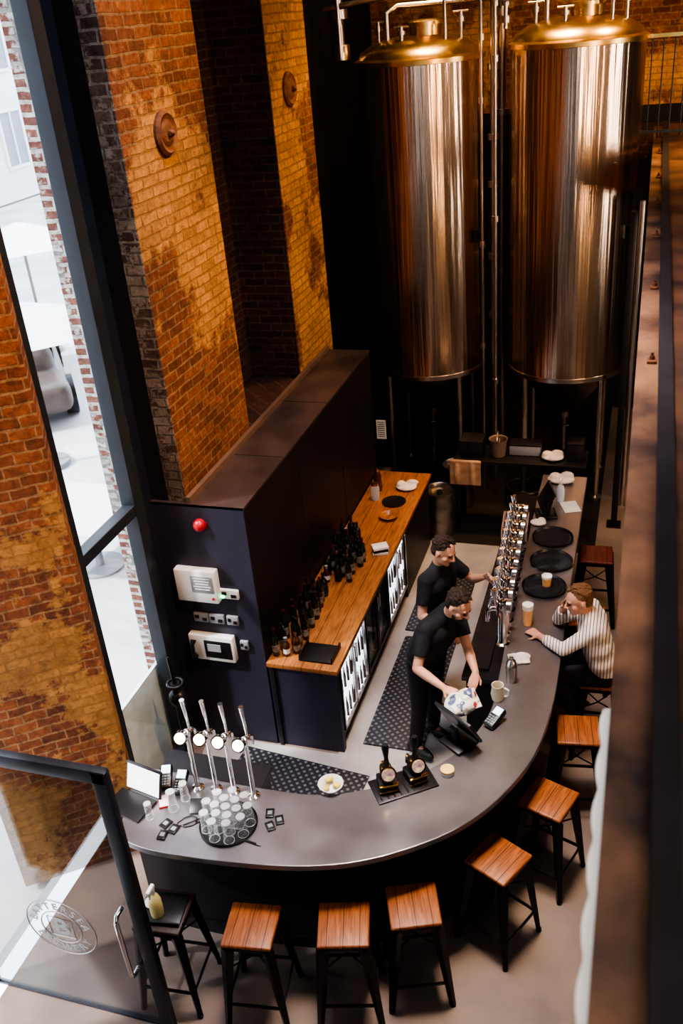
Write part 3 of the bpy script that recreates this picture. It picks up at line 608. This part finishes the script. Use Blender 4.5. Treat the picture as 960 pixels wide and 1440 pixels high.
e=empty('pump_drip_tray',(-1.27,4.30,1.1),'dark slotted drip tray under the hand pumps','drip tray',rz=R(36)); MB().box((0,-.01,.006),(.42,.22,.012),bev=.004).fin('tray_body','dsteel',e)
for k in range(9): MB().box((-.18+k*.045,-.01,.013),(.012,.19,.003)).fin('slot_bar','black',e)
for (x,y,rz) in ((-1.36,4.25,28),(-1.20,4.36,38)):
    e=empty('hand_pull_pump',(x,y,1.113),'brass and black hand-pull beer engine with round badge','beer pump','hand-pull pumps',R(rz))
    MB().box((0,0,.03),(.12,.14,.06),bev=.01).box((0,0,.11),(.08,.09,.12),bev=.02).fin('pump_body','black',e)
    MB().tube([(0,-.02,.16),(0,-.025,.2),(0,-.03,.27),(0,-.03,.35),(0,-.03,.38)],[.014,.021,.014,.025,.018]).fin('pull_handle','black',e)
    MB().ring((0,-.02,.17),.026,.010).fin('ferrule','brass',e)
    MB().box((0,-.068,.062),(.13,.02,.018),bev=.003).fin('brass_trim','brass',e)
    MB().box((0,-.072,.012),(.13,.012,.014),bev=.003).fin('brass_trim','brass',e)
    MB().cyl((0,-.055,.15),(0,-.067,.155),.055,seg=28).fin('badge_rim','brass',e); MB().cyl((0,-.066,.155),(0,-.072,.157),.043,seg=28).fin('badge_face',bd,e)
    MB().tube([(0,.06,.1),(0,.11,.1),(0,.12,.06),(0,.12,.03)],.013).fin('swan_neck_spout','brass',e)
def till(x,y,z,rz,lab,lit=False):
    e=empty('till_screen',(x,y,z),lab,'till','point of sale screens',R(rz))
    MB().box((0,0,.015),(.2,.2,.03),bev=.01).fin('base','black',e); MB().box((0,.03,.09),(.06,.03,.15),rot=(R(-15),0,0)).fin('stand','black',e)
    MB().box((0,0,.19),(.34,.025,.24),rot=(R(-28),0,0),bev=.01).fin('monitor','black',e)
    MB().box((0,-.0145,.182),(.30,.004,.20),rot=(R(-28),0,0)).fin('screen_face','screen' if lit else 'fridgedark',e)
till(-.98,4.75,1.1,145,'black till monitor facing the bartenders'); till(-.74,8.06,1.1,-75,'lit till monitor at the far bar end',True)
e=empty('sauce_pot',(-1.0,4.45,1.1),'small white pot with yellow lid on bar','pot'); MB().lathe([(0,0),(.042,0),(.045,.035),(0,.035)],seg=24).fin('pot','white',e); MB().lathe([(.046,.03),(.046,.042),(.0,.042)],seg=24).fin('lid',mat('yellow_lid',(.85,.60,.22),rough=.4),e)
e=empty('lemon_bowl',(-1.72,4.16,1.1),'round white bowl of yellow citrus wedges','bowl')
MB().lathe([(0,0),(.05,0),(.085,.045),(.08,.047),(.045,.006),(0,.006)],seg=32).fin('bowl_body','white',e)
lem=mat('lemon',(.8,.6,.12),rough=.5)
for k in range(7): MB().sph((.04*math.cos(k*2.1),.04*math.sin(k*2.1),.035),(.028,.016,.016),Matrix.Rotation(k*.9,4,'Z')).fin('citrus_wedge',lem,e)
e=empty('milk_jug',(-.79,5.26,1.1),'cream ceramic jug on bar','jug'); MB().lathe([(0,0),(.04,0),(.05,.05),(.04,.11),(.045,.13),(.04,.13),(.03,.01),(0,.01)],seg=24).fin('jug_body',mat('cream_ceramic',(.75,.68,.5),rough=.35),e); MB().tube([(.045,0,.11),(.08,0,.09),(.075,0,.04),(.05,0,.03)],.007).fin('jug_handle','white',e)
e=empty('cocktail_shaker',(-.72,5.48,1.1),'brushed steel cocktail shaker on bar','shaker'); MB().lathe([(0,0),(.036,0),(.044,.14),(.042,.15)],seg=24).fin('shaker_body','steel',e); MB().lathe([(.042,.15),(.03,.19),(.018,.2),(.018,.22),(0,.225)],seg=24).fin('shaker_cap','steel',e)
e=top(blob(MB().box((0,0,.012),(.16,.12,.02),rot=(0,0,.3)).sph((.03,.02,.03),(.06,.04,.02)).sph((-.03,-.01,.028),(.05,.05,.018)),'folded_towel','towel',.006,4),'folded white bar towel on bar top','towel'); e.location=(-.70,5.74,1.101)
e=top(blob(MB().sph((0,0,.02),(.08,.06,.022)).sph((.03,.02,.035),(.04,.03,.03)),'crumpled_cloth','towel',.008,3),'crumpled white cloth near the far taps','cloth'); e.location=(-.79,7.86,1.103)
e=top(blob(MB().sph((0,0,.03),(.14,.1,.035)).sph((.06,.03,.06),(.07,.05,.04)).sph((-.06,0,.055),(.06,.06,.04)),'crumpled_cloth','towel',.008,3),'crumpled greyish cloth at the bar end','cloth'); e.location=(-.66,8.78,1.106)
def spray(x,y,z,lab,mt_):
    e=empty('spray_bottle',(x,y,z),lab,'spray bottle','spray bottles')
    MB().lathe([(0,0),(.04,0),(.042,.02),(.042,.12),(.03,.16),(.014,.18),(.014,.2),(0,.2)],seg=22).fin('bottle_body',mt_,e)
    MB().box((0,-.015,.23),(.026,.08,.035),bev=.008).cyl((0,0,.19),(0,0,.22),.017).box((0,-.035,.20),(.012,.012,.045),rot=(R(-20),0,0),bev=.003).fin('trigger_head','white',e)
spray(-.63,8.38,1.1,'clear spray bottle with white trigger on bar',mat('spray_blue',(.6,.65,.75),rough=.2)); spray(-2.60,3.24,.752,'yellow cleaning spray bottle on a dark stool',mat('spray_yellow',(.80,.68,.3),rough=.3))
e=empty('stool_tray',(-2.58,3.28,.741),'small dark tray with pale cloth on stool','tray',rz=R(8)); MB().box((0,0,.005),(.27,.22,.01),bev=.004).box((0,.11,.015),(.27,.01,.03)).box((0,-.11,.015),(.27,.01,.03)).fin('tray_body','black',e)
e=top(blob(MB().sph((0,0,.015),(.05,.05,.014)).sph((.02,.02,.022),(.03,.025,.014)),'cleaning_cloth','towel',.006,3),'crumpled cleaning cloth on the stool tray','cloth'); e.location=(-2.67,3.30,.752)
c=MB().box((0,0,.002),(.16,.22,.003)).fin('paper_sheet','paper',loc=(-.52,8.25,1.101),rot=(0,0,R(20))); top(c,'white paper menu lying on the bar','paper'); 
e=empty('glass_rack',(-1.02,7.95,.863),'brown plastic glass rack with grid','rack',rz=R(4)); gm=MB()
for k in range(7): gm.box((-.12+k*.04,0,.1),(.006,.4,.2))
for k in range(10): gm.box((0,-.2+k*.044,.1),(.25,.006,.2))
gm.fin('grid',mat('rack_plastic',(.48,.34,.27),rough=.5),e); MB().box((0,0,.012),(.26,.42,.024)).fin('rack_base','panelside',e)
e=empty('hose_trolley',(-2.7,9.75,0),'dark brewing pump trolley under the tanks','trolley')
MB().box((0,0,.28),(.8,.35,.06),bev=.01).fin('platform','dsteel',e); MB().box((-.2,0,.47),(.3,.24,.3),bev=.04).cyl((0,0,.45),(.3,0,.45),.11).fin('pump_body','msteel',e)
for sx in (-.3,.3): MB().cyl((sx,-.16,.12),(sx,.16,.12),.12).box((sx,0,.2),(.05,.3,.14)).fin('wheel','black',e)
MB().tube([(-.38,.1,.3),(-.38,.1,1.0),(-.38,-.1,1.0),(-.38,-.1,.3)],.015).fin('push_handle','steel',e)
e=empty('equipment_table',(-1.2,9.75,0),'dark steel work table holding brewing kit','table')
MB().box((0,0,.9),(1.5,.45,.04),bev=.005).fin('table_top','dsteel',e)
for sx in (-.7,.7):
    for sy in (-.2,.2): MB().box((sx,sy,.44),(.04,.04,.88)).fin('leg','dsteel',e)
def crate(x,y,z,s,mt_,lab):
    e=empty('storage_box',(x,y,z),lab,'box','storage boxes'); MB().box((0,0,s[2]/2),s,bev=.01).fin('box_body',mt_,e); MB().box((0,0,s[2]+.008),(s[0]*1.04,s[1]*1.04,.02),bev=.004).fin('box_lid','dsteel',e)
crate(-1.75,9.75,.921,(.26,.25,.18),'black','black storage box on steel work table'); crate(-1.15,9.82,.921,(.35,.18,.12),'grey','grey storage box on steel work table'); crate(-.58,9.75,.921,(.18,.2,.2),'barfront','dark storage box on steel work table')
e=empty('plastic_bucket',(-1.45,9.72,.921),'dull brown plastic bucket on steel work table','bucket'); MB().lathe([(0,0),(.08,0),(.10,.2),(.108,.2),(.108,.21),(.095,.2),(.076,.01),(0,.01)]).fin('bucket_body',mat('bucket_brown',(.18,.12,.09),rough=.5),e); MB().ring((0,0,.2),.10,.004,axis='X').fin('bucket_handle','steel',e)
e=top(blob(MB().sph((0,0,.03),(.13,.10,.035)).sph((.05,.03,.06),(.07,.05,.04)).sph((-.06,0,.055),(.06,.06,.04)),'crumpled_cloth','towel',.01,3),'crumpled pale cloth heaped on steel work table','cloth'); e.location=(-.83,9.68,.926)
c=MB().tube([(-1.2+.24*math.cos(a*.45),10.35+.24*math.sin(a*.45),.035+.0035*a) for a in range(60)],.022,8).fin('brewing_hose','black'); top(c,'coiled dark brewing hose lying under the tank','hose')
e=top(blob(MB().box((0,0,.15),(.36,.02,.3)).sph((.08,-.012,.15),(.03,.02,.15)).sph((-.1,-.012,.16),(.03,.02,.14)).cap((-.17,0,.3),(.17,0,.3),.02),'hanging_towel',mat('warm_towel',(.50,.30,.18),(.3,.16,.09),scale=8,rough=.95),.01,3),'warm toned towel hanging from the work table edge','towel'); e.location=(-1.80,9.50,.62)
for k,(x,y) in enumerate(((-2.02,10.15),(-2.1,9.45))):
    e=empty('beer_keg',(x,y,0.006),'dark steel beer keg standing near the tanks','keg','beer kegs')
    MB().lathe([(0,.02),(.16,.02),(.18,.0),(.19,.03),(.18,.06),(.195,.15),(.195,.22),(.19,.24),(.195,.26),(.195,.4),(.18,.48),(.19,.52),(.18,.56),(.17,.55),(.16,.5),(0,.5)],seg=36).fin('keg_body','msteel',e); MB().cyl((0,0,.48),(0,0,.54),.035).fin('keg_valve','black',e)
e=empty('notice_stand',(-2.95,10.1,0),'small printed notice on a slim dark stand','notice'); MB().box((0,0,1.0),(.12,.01,.25)).fin('sheet','paper',e); k=MB()
for i in range(8): k.box((0,-.007,1.1-i*.027),(.09,.002,.008))
k.fin('printed_lines','black',e); MB().cyl((0,.02,0),(0,.02,1.1),.02).fin('stand_leg','dsteel',e)
e=empty('status_lamp',(-3.0,9.42,0),'black boxed controller with green indicator','controller'); MB().box((0,0,2.05),(.2,.12,.28),bev=.02).fin('case','black',e); MB().sph((.03,-.065,2.0),.02).fin('indicator_light','green',e); MB().cyl((0,.0,0),(0,0,1.95),.025).fin('stand','dsteel',e)
e=empty('standing_valve',(-3.25,4.95,0),'tall black valve stand by the window','valve'); MB().cyl((0,0,0),(0,0,1.1),.035).sph((0,0,.95),(.08,.06,.08)).tube([(0,0,1.05),(-.02,0,1.35)],[.018,.010]).fin('stand','black',e); MB().ring((0,0,1.1),.06,.012).fin('hand_wheel','black',e)
# ------------------------------------------------------------ people
def hand(mb,w,d,n,side,curl=.5):
    d=V(d).normalized(); n=V(n); n=(n-d*n.dot(d)).normalized(); s=d.cross(n).normalized()*side
    ln=(.068,.076,.070,.054)
    for i in range(4):
        k=w+d*.088+s*(.030-.020*i); mb.cap(w+d*.005+s*(.014-.009*i),k,.014,.0105,10)
        p=k; dd=d.copy()
        for j,f in enumerate((.45,.32,.25)):
            a=curl*(.6,1,.8)[j]; dd=(dd*math.cos(a)+n*math.sin(a)).normalized(); q=p+dd*ln[i]*f
            mb.cap(p,q,.0092-.0008*j,.0086-.0008*j,8); p=q
    mb.sph(w+d*.05,(.03,.03,.016),(Matrix((s,d,n)).transposed()).to_4x4())
    b=w+d*.022+s*.024; q=b+(d*.6+s*.75+n*.35).normalized()*.042; q2=q+(d*.9+s*.25+n*.4).normalized()*.03
    mb.cap(w+d*.01+s*.008,b,.014,.013,8); mb.cap(b,q,.012,.010,8); mb.cap(q,q2,.0095,.008,8)
def person(label,j,hairm,shirtm,sleeve,beard=False,trm='trouser'):
    g={k:V(v) for k,v in j.items() if not isinstance(v,(int,float))}
    org=V((g['pelvis'].x,g['pelvis'].y,0))
    side=(g['shL']-g['shR']).normalized(); f=g['f'].normalized(); hd=g['head']
    hu=(g['hu']-f*g['hu'].dot(f)).normalized(); hs=hu.cross(f).normalized()
    HR=Matrix((hs,f,hu)).transposed().to_4x4()
    def P(a,b,c): return hd+hs*a+f*b+hu*c
    sc=(g['shL']+g['shR'])/2
    mb=MB()
    def torso(mb,x,low=0):
        for s in (-1,0,1): mb.cap(sc-V((0,0,.09))+side*s*.095,g['pelvis']+side*s*.075+V((0,0,low)),.098+x,.092+x,18)
        mb.cap(g['shL'],g['shR'],.058+x,.058+x,16); mb.cap(sc+V((0,0,.0)),g['neck'],.07+x,.052+x,16)
        mb.cap(sc+side*.07,g['neck'],.055+x,.045+x,14); mb.cap(sc-side*.07,g['neck'],.055+x,.045+x,14)
    torso(mb,0); mb.cap(g['neck'],P(0,-.02,-.05),.054,.056,16)
    mb.sph(P(0,-.008,.032),(.076,.097,.090),HR); mb.sph(P(0,.022,-.04),(.060,.068,.070),HR); mb.sph(P(0,.062,-.092),(.026,.022,.020),HR)
    mb.cap(P(0,.092,.02),P(0,.112,-.022),.008,.013,10); mb.sph(P(.016,.1,-.026),.008); mb.sph(P(-.016,.1,-.026),.008)
    mb.cap(P(-.035,.083,.03),P(.035,.083,.03),.01,.01,10)
    mb.sph(P(.045,.055,-.02),(.024,.022,.022),HR); mb.sph(P(-.045,.055,-.02),(.024,.022,.022),HR)
    for s in (-1,1): mb.sph(P(.079*s,-.008,-.005),(.010,.019,.031),HR)
    for sd in 'LR':
        sh,el,wr=g['sh'+sd],g['el'+sd],g['wr'+sd]
        mb.cap(sh,el,.05,.038,14); mb.cap(el,el.lerp(wr,.35),.038,.039,14); mb.cap(el.lerp(wr,.35),wr,.039,.025,14)
        d=g.get('hd'+sd,(wr-el)); hand(mb,wr,d,g['hn'+sd],1 if sd=='L' else -1,j.get('curl'+sd,.5))
        hp,kn,an=g['pelvis']+side*(.09 if sd=='L' else -.09)+V((0,0,-.03)),g['kn'+sd],g['an'+sd]
        mb.cap(hp,kn,.085,.055,16); mb.cap(kn,kn.lerp(an,.3),.055,.056,14); mb.cap(kn.lerp(an,.3),an,.056,.038,14)
        td=g['toe'].normalized(); mb.cap(an-V((0,0,.03)),an+td*.12-V((0,0,.055)),.036,.03,12)
    body=blob(mb,'person','skin',.0058,3,origin=org); top(body,label,'person')
    def ch(mb,name,mt_,vx=.008,sm=4): return blob(mb,name,mt_,vx,sm,parent=body,origin=org)
    t=MB(); torso(t,.013,.0)
    for sd in 'LR':
        sh,el,wr=g['sh'+sd],g['el'+sd],g['wr'+sd]
        if sleeve=='short': t.cyl(sh,sh.lerp(el,.68),.066,.060,18); t.sph(sh,.068)
        else: t.cap(sh,el,.066,.052,16); t.cyl(el,el.lerp(wr,.75),.052,.043,16)
    # soft cloth folds around the waist and under the arms
    for k in range(5):
        c0=sc+(g['pelvis']-sc)*((k+1)/6.5)
        t.cap(c0-side*.12,c0+side*.13+V((0,0,.035*(-1)**k)),.104,.100,14)
    ch(t,'shirt',shirtm,.008,2)
    if sleeve=='long':
        cmb=MB(); cmb.ring(tuple(g['neck']),.062,.014); ch(cmb,'collar','stripe',.006,2)
    t=MB()
    for s in (-1,0,1): t.sph(g['pelvis']+side*s*.075-V((0,0,.02)),(.108,.108,.11))
    for sd in 'LR':
        hp,kn,an=g['pelvis']+side*(.09 if sd=='L' else -.09)+V((0,0,-.03)),g['kn'+sd],g['an'+sd]
        t.cap(hp,kn,.1,.07,16); t.cyl(kn,an+(kn-an)*.08,.07,.056,16)
    ch(t,'trousers',trm,.009)
    td=g['toe'].normalized(); sd2=td.cross(V((0,0,1)))
    SR=Matrix((sd2,td,V((0,0,1)))).transposed().to_4x4()
    for sd in 'LR':
        an=g['an'+sd]; ch(MB().sph(an+td*.05-V((0,0,.055)),(.052,.15,.04),SR).sph(an-V((0,0,.02)),(.05,.055,.05),SR).box(an+td*.05-V((0,0,.085)),(.07,.07,.015)),'shoe','shoe',.006,2)
    h=MB().sph(P(0,-.026,.052),(.080,.095,.081),HR).sph(P(0,-.052,.0),(.076,.060,.072),HR)
    for k in range(90):
        a=random.uniform(-math.pi,math.pi); b=random.uniform(.15,1.45)
        x_,y_,z_=.080*math.cos(b)*math.sin(a),.095*math.cos(b)*math.cos(a),.081*math.sin(b)
        if y_>.05 and z_<.045: continue
        p=P(x_,-.026+y_,.052+z_); q=P(x_*1.06,-.026+y_*1.0+.022,.052+z_*1.06+.004); h.cap(p,q,.010,.005,8)
    if beard: h.sph(P(0,.05,-.088),(.045,.045,.028),HR); h.cap(P(-.055,.03,-.06),P(.055,.03,-.06),.018,.018); h.cap(P(-.022,.09,-.042),P(.022,.09,-.042),.005,.005)
    ch(h,'hair',hairm,.0045,1)
    for s in (-1,1):
        MB().sph(P(.03*s,.084,.008)-org,(.012,.009,.008),HR).fin('eye','eye',body); MB().cap(P(.016*s,.093,.032)-org,P(.046*s,.083,.030)-org,.0035,.003,8).fin('eyebrow',hairm,body)
    MB().cap(P(-.02,.087,-.053)-org,P(.02,.087,-.053)-org,.0055,.0055,8).fin('mouth','lip',body)
    return body
person('bartender in black t-shirt leaning forward holding a snack bag',dict(pelvis=(-1.46,5.83,.97),neck=(-1.23,5.70,1.50),head=(-1.14,5.645,1.615),f=(.78,-.45,-.42),hu=(.3,-.1,1),
  shL=(-1.21,5.88,1.42),shR=(-1.38,5.56,1.42),elL=(-1.09,5.72,1.17),elR=(-1.42,5.40,1.17),wrL=(-.99,5.50,1.12),wrR=(-1.19,5.27,1.13),
  hnL=(-.3,-.5,-.7),hnR=(.3,.3,-.9),hdL=(0,-1,-.1),hdR=(1,-.4,-.1),curlL=.5,curlR=.6,knL=(-1.42,5.93,.5),knR=(-1.50,5.72,.5),anL=(-1.45,5.98,.113),anR=(-1.55,5.72,.113),toe=(.86,-.5,0)),'hair','tee','short',True)
person('bartender in black t-shirt standing and reaching to the taps',dict(pelvis=(-1.50,6.42,.99),neck=(-1.43,6.33,1.53),head=(-1.38,6.29,1.68),f=(.86,-.40,-.3),hu=(.2,0,1),
  shL=(-1.38,6.50,1.46),shR=(-1.51,6.16,1.46),elL=(-1.20,6.56,1.26),elR=(-1.53,6.06,1.19),wrL=(-1.08,6.46,1.36),wrR=(-1.32,5.99,1.12),
  hnL=(0,-1,0),hnR=(0,.3,-.9),curlL=.7,curlR=.5,knL=(-1.50,6.54,.5),knR=(-1.52,6.34,.5),anL=(-1.54,6.56,.113),anR=(-1.56,6.32,.113),toe=(.9,-.4,0)),'hair','tee','short')
person('seated man in striped shirt leaning on bar beside his beer',dict(pelvis=(-.07,6.12,.85),neck=(-.22,6.09,1.37),head=(-.29,6.06,1.485),f=(-.88,-.42,-.2),hu=(-.15,0,1),
  shL=(-.17,5.92,1.30),shR=(-.20,6.27,1.30),elL=(-.38,5.86,1.155),elR=(-.45,6.26,1.155),wrL=(-.57,6.02,1.14),wrR=(-.405,6.15,1.35),
  hnL=(0,.3,-1),hnR=(.6,-.6,0),hdR=(.25,-.25,1),curlL=.35,curlR=.5,knL=(-.46,5.98,.80),knR=(-.46,6.24,.80),anL=(-.26,6.0,.40),anR=(-.26,6.22,.40),toe=(-.9,-.1,0)),'hairfair','stripe','long')
bagm,nt,b=newmat('snack_bag'); tc=nt.nodes.new('ShaderNodeTexCoord'); vn=nt.nodes.new('ShaderNodeTexNoise'); vn.inputs['Scale'].default_value=16; vn.inputs['Detail'].default_value=1; nt.links.new(tc.outputs['Object'],vn.inputs['Vector'])
cr=nt.nodes.new('ShaderNodeValToRGB'); cr.color_ramp.interpolation='CONSTANT'; cr.color_ramp.elements[0].color=(.10,.13,.24,1); cr.color_ramp.elements[1].position=.43; cr.color_ramp.elements[1].color=(.72,.66,.58,1); q=cr.color_ramp.elements.new(.68); q.color=(.50,.06,.06,1)
nt.links.new(vn.outputs['Fac'],cr.inputs[0]); nt.links.new(cr.outputs[0],b.inputs['Base Color']); b.inputs['Roughness'].default_value=.3
n=nt.nodes.new('ShaderNodeTexNoise'); n.inputs['Scale'].default_value=22; nt.links.new(tc.outputs['Object'],n.inputs['Vector']); bp=nt.nodes.new('ShaderNodeBump'); bp.inputs['Strength'].default_value=1; bp.inputs['Distance'].default_value=.02; nt.links.new(n.outputs['Fac'],bp.inputs['Height']); nt.links.new(bp.outputs[0],b.inputs['Normal'])
e=top(blob(MB().sph((0,0,0),(.13,.10,.055)).sph((.05,.03,.02),(.08,.06,.045)).sph((-.06,-.02,.01),(.06,.07,.04)).sph((.02,-.05,.02),(.05,.04,.04)).sph((-.03,.06,.02),(.05,.03,.035)).box((.10,0,0),(.07,.16,.01)),'snack_bag','white',.006,1),'printed red, blue and cream snack bag held by bartender','snack bag')
e.data.materials.clear(); e.data.materials.append(bagm); e.location=(-1.04,5.16,1.10); e.rotation_euler=(R(25),R(-10),R(30))
# ------------------------------------------------------------ outside
struct(MB().box((-18.4,15,-.12),(28.8,60,.1)),'ground_outside',mat('paving',(.66,.66,.66),(.50,.50,.50),scale=.8,rough=.8))
struct(MB().box((-24,25,8),(.5,60,16)),'wall_facade_outside',mat('facade',(.75,.74,.72),(.65,.65,.65),scale=.5,rough=.8))
wi=None
for i in range(8):
    for j in range(3):
        if wi is None:
            wi=empty('facade_window',(-23.72,18+i*3,1.2+j*3.4),'tall grey sash window on the pale building outside','window','windows of the building outside')
            MB().box((0,0,1),(.06,1.3,2)).fin('window_pane','grey',wi); MB().box((.03,0,2.02),(.1,1.5,.1)).box((.03,0,0),(.1,1.5,.1)).box((.03,.7,1),(.1,.1,2)).box((.03,-.7,1),(.1,.1,2)).box((.03,0,1),(.1,.06,2)).fin('window_frame','white',wi)
        else: dup(wi,(-23.72,18+i*3,1.2+j*3.4))
def parasol(x,y,h,lab):
    e=empty('parasol',(x,y,-.07),lab,'parasol','white cafe parasols')
    MB().cyl((0,0,0),(0,0,h),.03).cyl((0,0,0),(0,0,.08),.3).fin('pole','grey',e); MB().cyl((0,0,h-.45),(0,0,h),1.4,.03,seg=4).fin('canopy','white',e)
parasol(-8.3,10.6,2.5,'white square cafe parasol standing on the pavement'); parasol(-11.5,15.5,2.6,'white square cafe parasol standing on the pavement')
e=empty('parked_car',(-10.6,13.1,-.07),'grey-brown car parked on the street outside','car',rz=R(38))
blob(MB().box((0,0,.5),(1.75,4.1,.5),bev=.15).box((0,-.2,.95),(1.5,2.2,.6),bev=.2),'car_body',mat('car_paint',(.12,.09,.08),rough=.4),.05,4,parent=e)
MB().box((0,-.2,1.02),(1.54,1.9,.32),bev=.08).fin('car_windows','fridgedark',e)
for sx in (-.85,.85):
    for sy in (-1.3,1.3): MB().cyl((sx-.1,sy,.33),(sx+.1,sy,.33),.33).fin('wheel','black',e)
e=empty('cafe_table',(-6.0,8.1,-.07),'white-topped cafe table on the pavement','table'); MB().box((0,0,.78),(1.2,1.2,.04)).fin('table_top','white',e); MB().cyl((0,0,0),(0,0,.78),.05).cyl((0,0,0),(0,0,.03),.3).fin('pedestal','grey',e)
# ------------------------------------------------------------ lights
def area(loc,tgt,e,size,colr,sy=None,spread=None):
    l=bpy.data.lights.new('added_light','AREA'); l.energy=e; l.size=size; l.color=colr  # area lights are added fills, not fixtures of the room
    if sy: l.shape='RECTANGLE'; l.size_y=sy
    if spread: l.spread=R(spread)
    o=bpy.data.objects.new('area_light',l); C.objects.link(o); o.location=loc; o.rotation_euler=(V(tgt)-V(loc)).to_track_quat('-Z','Y').to_euler()
def spot(loc,tgt,e,ang,colr,blend=.5,r=.08):
    l=bpy.data.lights.new('spot','SPOT'); l.energy=e; l.spot_size=R(ang); l.spot_blend=blend; l.color=colr; l.shadow_soft_size=r
    o=bpy.data.objects.new('spot_light',l); C.objects.link(o); o.location=loc; o.rotation_euler=(V(tgt)-V(loc)).to_track_quat('-Z','Y').to_euler()
warm=(1,.54,.18)
spot((1.2,8.6,8.3),(-3.3,6.0,5.4),1600,22,warm,.7,.08)
spot((1.2,8.6,8.3),(-3.3,6.3,3.1),2000,20,warm,.7,.08)
spot((1.2,8.6,8.3),(-3.3,6.3,4.0),500,44,warm,.6,.08)
spot((1.0,11.2,8.3),(-3.3,8.9,3.9),1000,24,warm,.7)
spot((1.0,11.2,8.3),(-3.3,9.0,5.3),450,22,warm,.7)
spot((.5,2.5,8.3),(-3.8,4.0,3.2),2100,40,(1,.56,.22),.8)
spot((-.9,4.2,8.7),(-2.4,11,4.9),750,26,(1,.60,.28),.6,.25)
spot((1.2,4.2,8.7),(-.8,11,4.9),850,26,(1,.60,.28),.6,.25)
spot((.5,9.0,8.6),(.9,13.4,6.0),650,60,warm,.6)
spot((1.2,10.5,8.6),(.05,10.2,4.0),1100,40,warm,.8)
area((-1.6,10.2,8.9),(-1.6,11.0,5),85,1.6,(1,.66,.32),None,70)  # added overhead light to brighten the tank domes
area((3.6,3.5,5.0),(-.8,11,3.4),105,.3,(1,.62,.34),5.5,90)  # added tall warm strip, gives the tanks a vertical gold reflection
area((4.5,8.8,4.6),(-.8,11,3.4),52,.22,(1,.84,.70),5.5,90)  # second added strip, paler, for a silver streak on the tanks
area((1.6,3.0,8.6),(-.9,4.5,0),118,2.5,(1,.84,.72))  # added ceiling fill for general ambient light
area((-1.8,5.0,8.6),(-1.9,5.4,0),85,1.6,(.86,.84,1),None,80)  # added cool fill from above the back bar
area((-1.0,4.6,8.6),(-1.0,4.4,1.1),40,.8,(1,.80,.58),None,40)  # added warm fill over the curve of the bar
spot((-1.7,8.6,5.2),(-2.4,7.4,.9),270,50,(1,.52,.2),.8,.1)
spot((-.5,8.8,3.6),(-1.6,9.9,.8),45,70,(1,.62,.34),.9,.1)  # added low spot to lift the clutter below the tanks
s=bpy.data.lights.new('sun','SUN'); s.energy=6; s.angle=R(3); s.color=(1,.97,.93); so=bpy.data.objects.new('sun',s); C.objects.link(so); so.rotation_euler=V((.75,.5,-1)).to_track_quat('-Z','Y').to_euler()
w=bpy.data.worlds.new('w'); bpy.context.scene.world=w; w.use_nodes=True; w.node_tree.nodes['Background'].inputs[0].default_value=(.80,.88,1,1); w.node_tree.nodes['Background'].inputs[1].default_value=5.0
try: bpy.context.scene.view_settings.look='AgX - High Contrast'
except Exception as ex: print(ex)
# ------------------------------------------------------------ camera
Dn=V((220,2380,1298)).normalized(); Yv=V((455,-750,1298)).normalized(); Xv=Dn.cross(Yv).normalized()
rt=V((Xv.x,Yv.x,-Dn.x)); dn=V((Xv.y,Yv.y,-Dn.y)); fw=V((Xv.z,Yv.z,-Dn.z))
mw=Matrix((rt,-dn,-fw)).transposed().to_4x4(); mw.translation=(0,0,5.6)
cam=bpy.data.cameras.new('camera'); cam.sensor_fit='VERTICAL'; cam.sensor_height=36; cam.sensor_width=24; cam.lens=32.45; cam.clip_start=.05; cam.clip_end=200
cam.dof.use_dof=True; cam.dof.focus_distance=7.2; cam.dof.aperture_fstop=2.4
co=bpy.data.objects.new('camera',cam); C.objects.link(co); co.matrix_world=mw; bpy.context.scene.camera=co
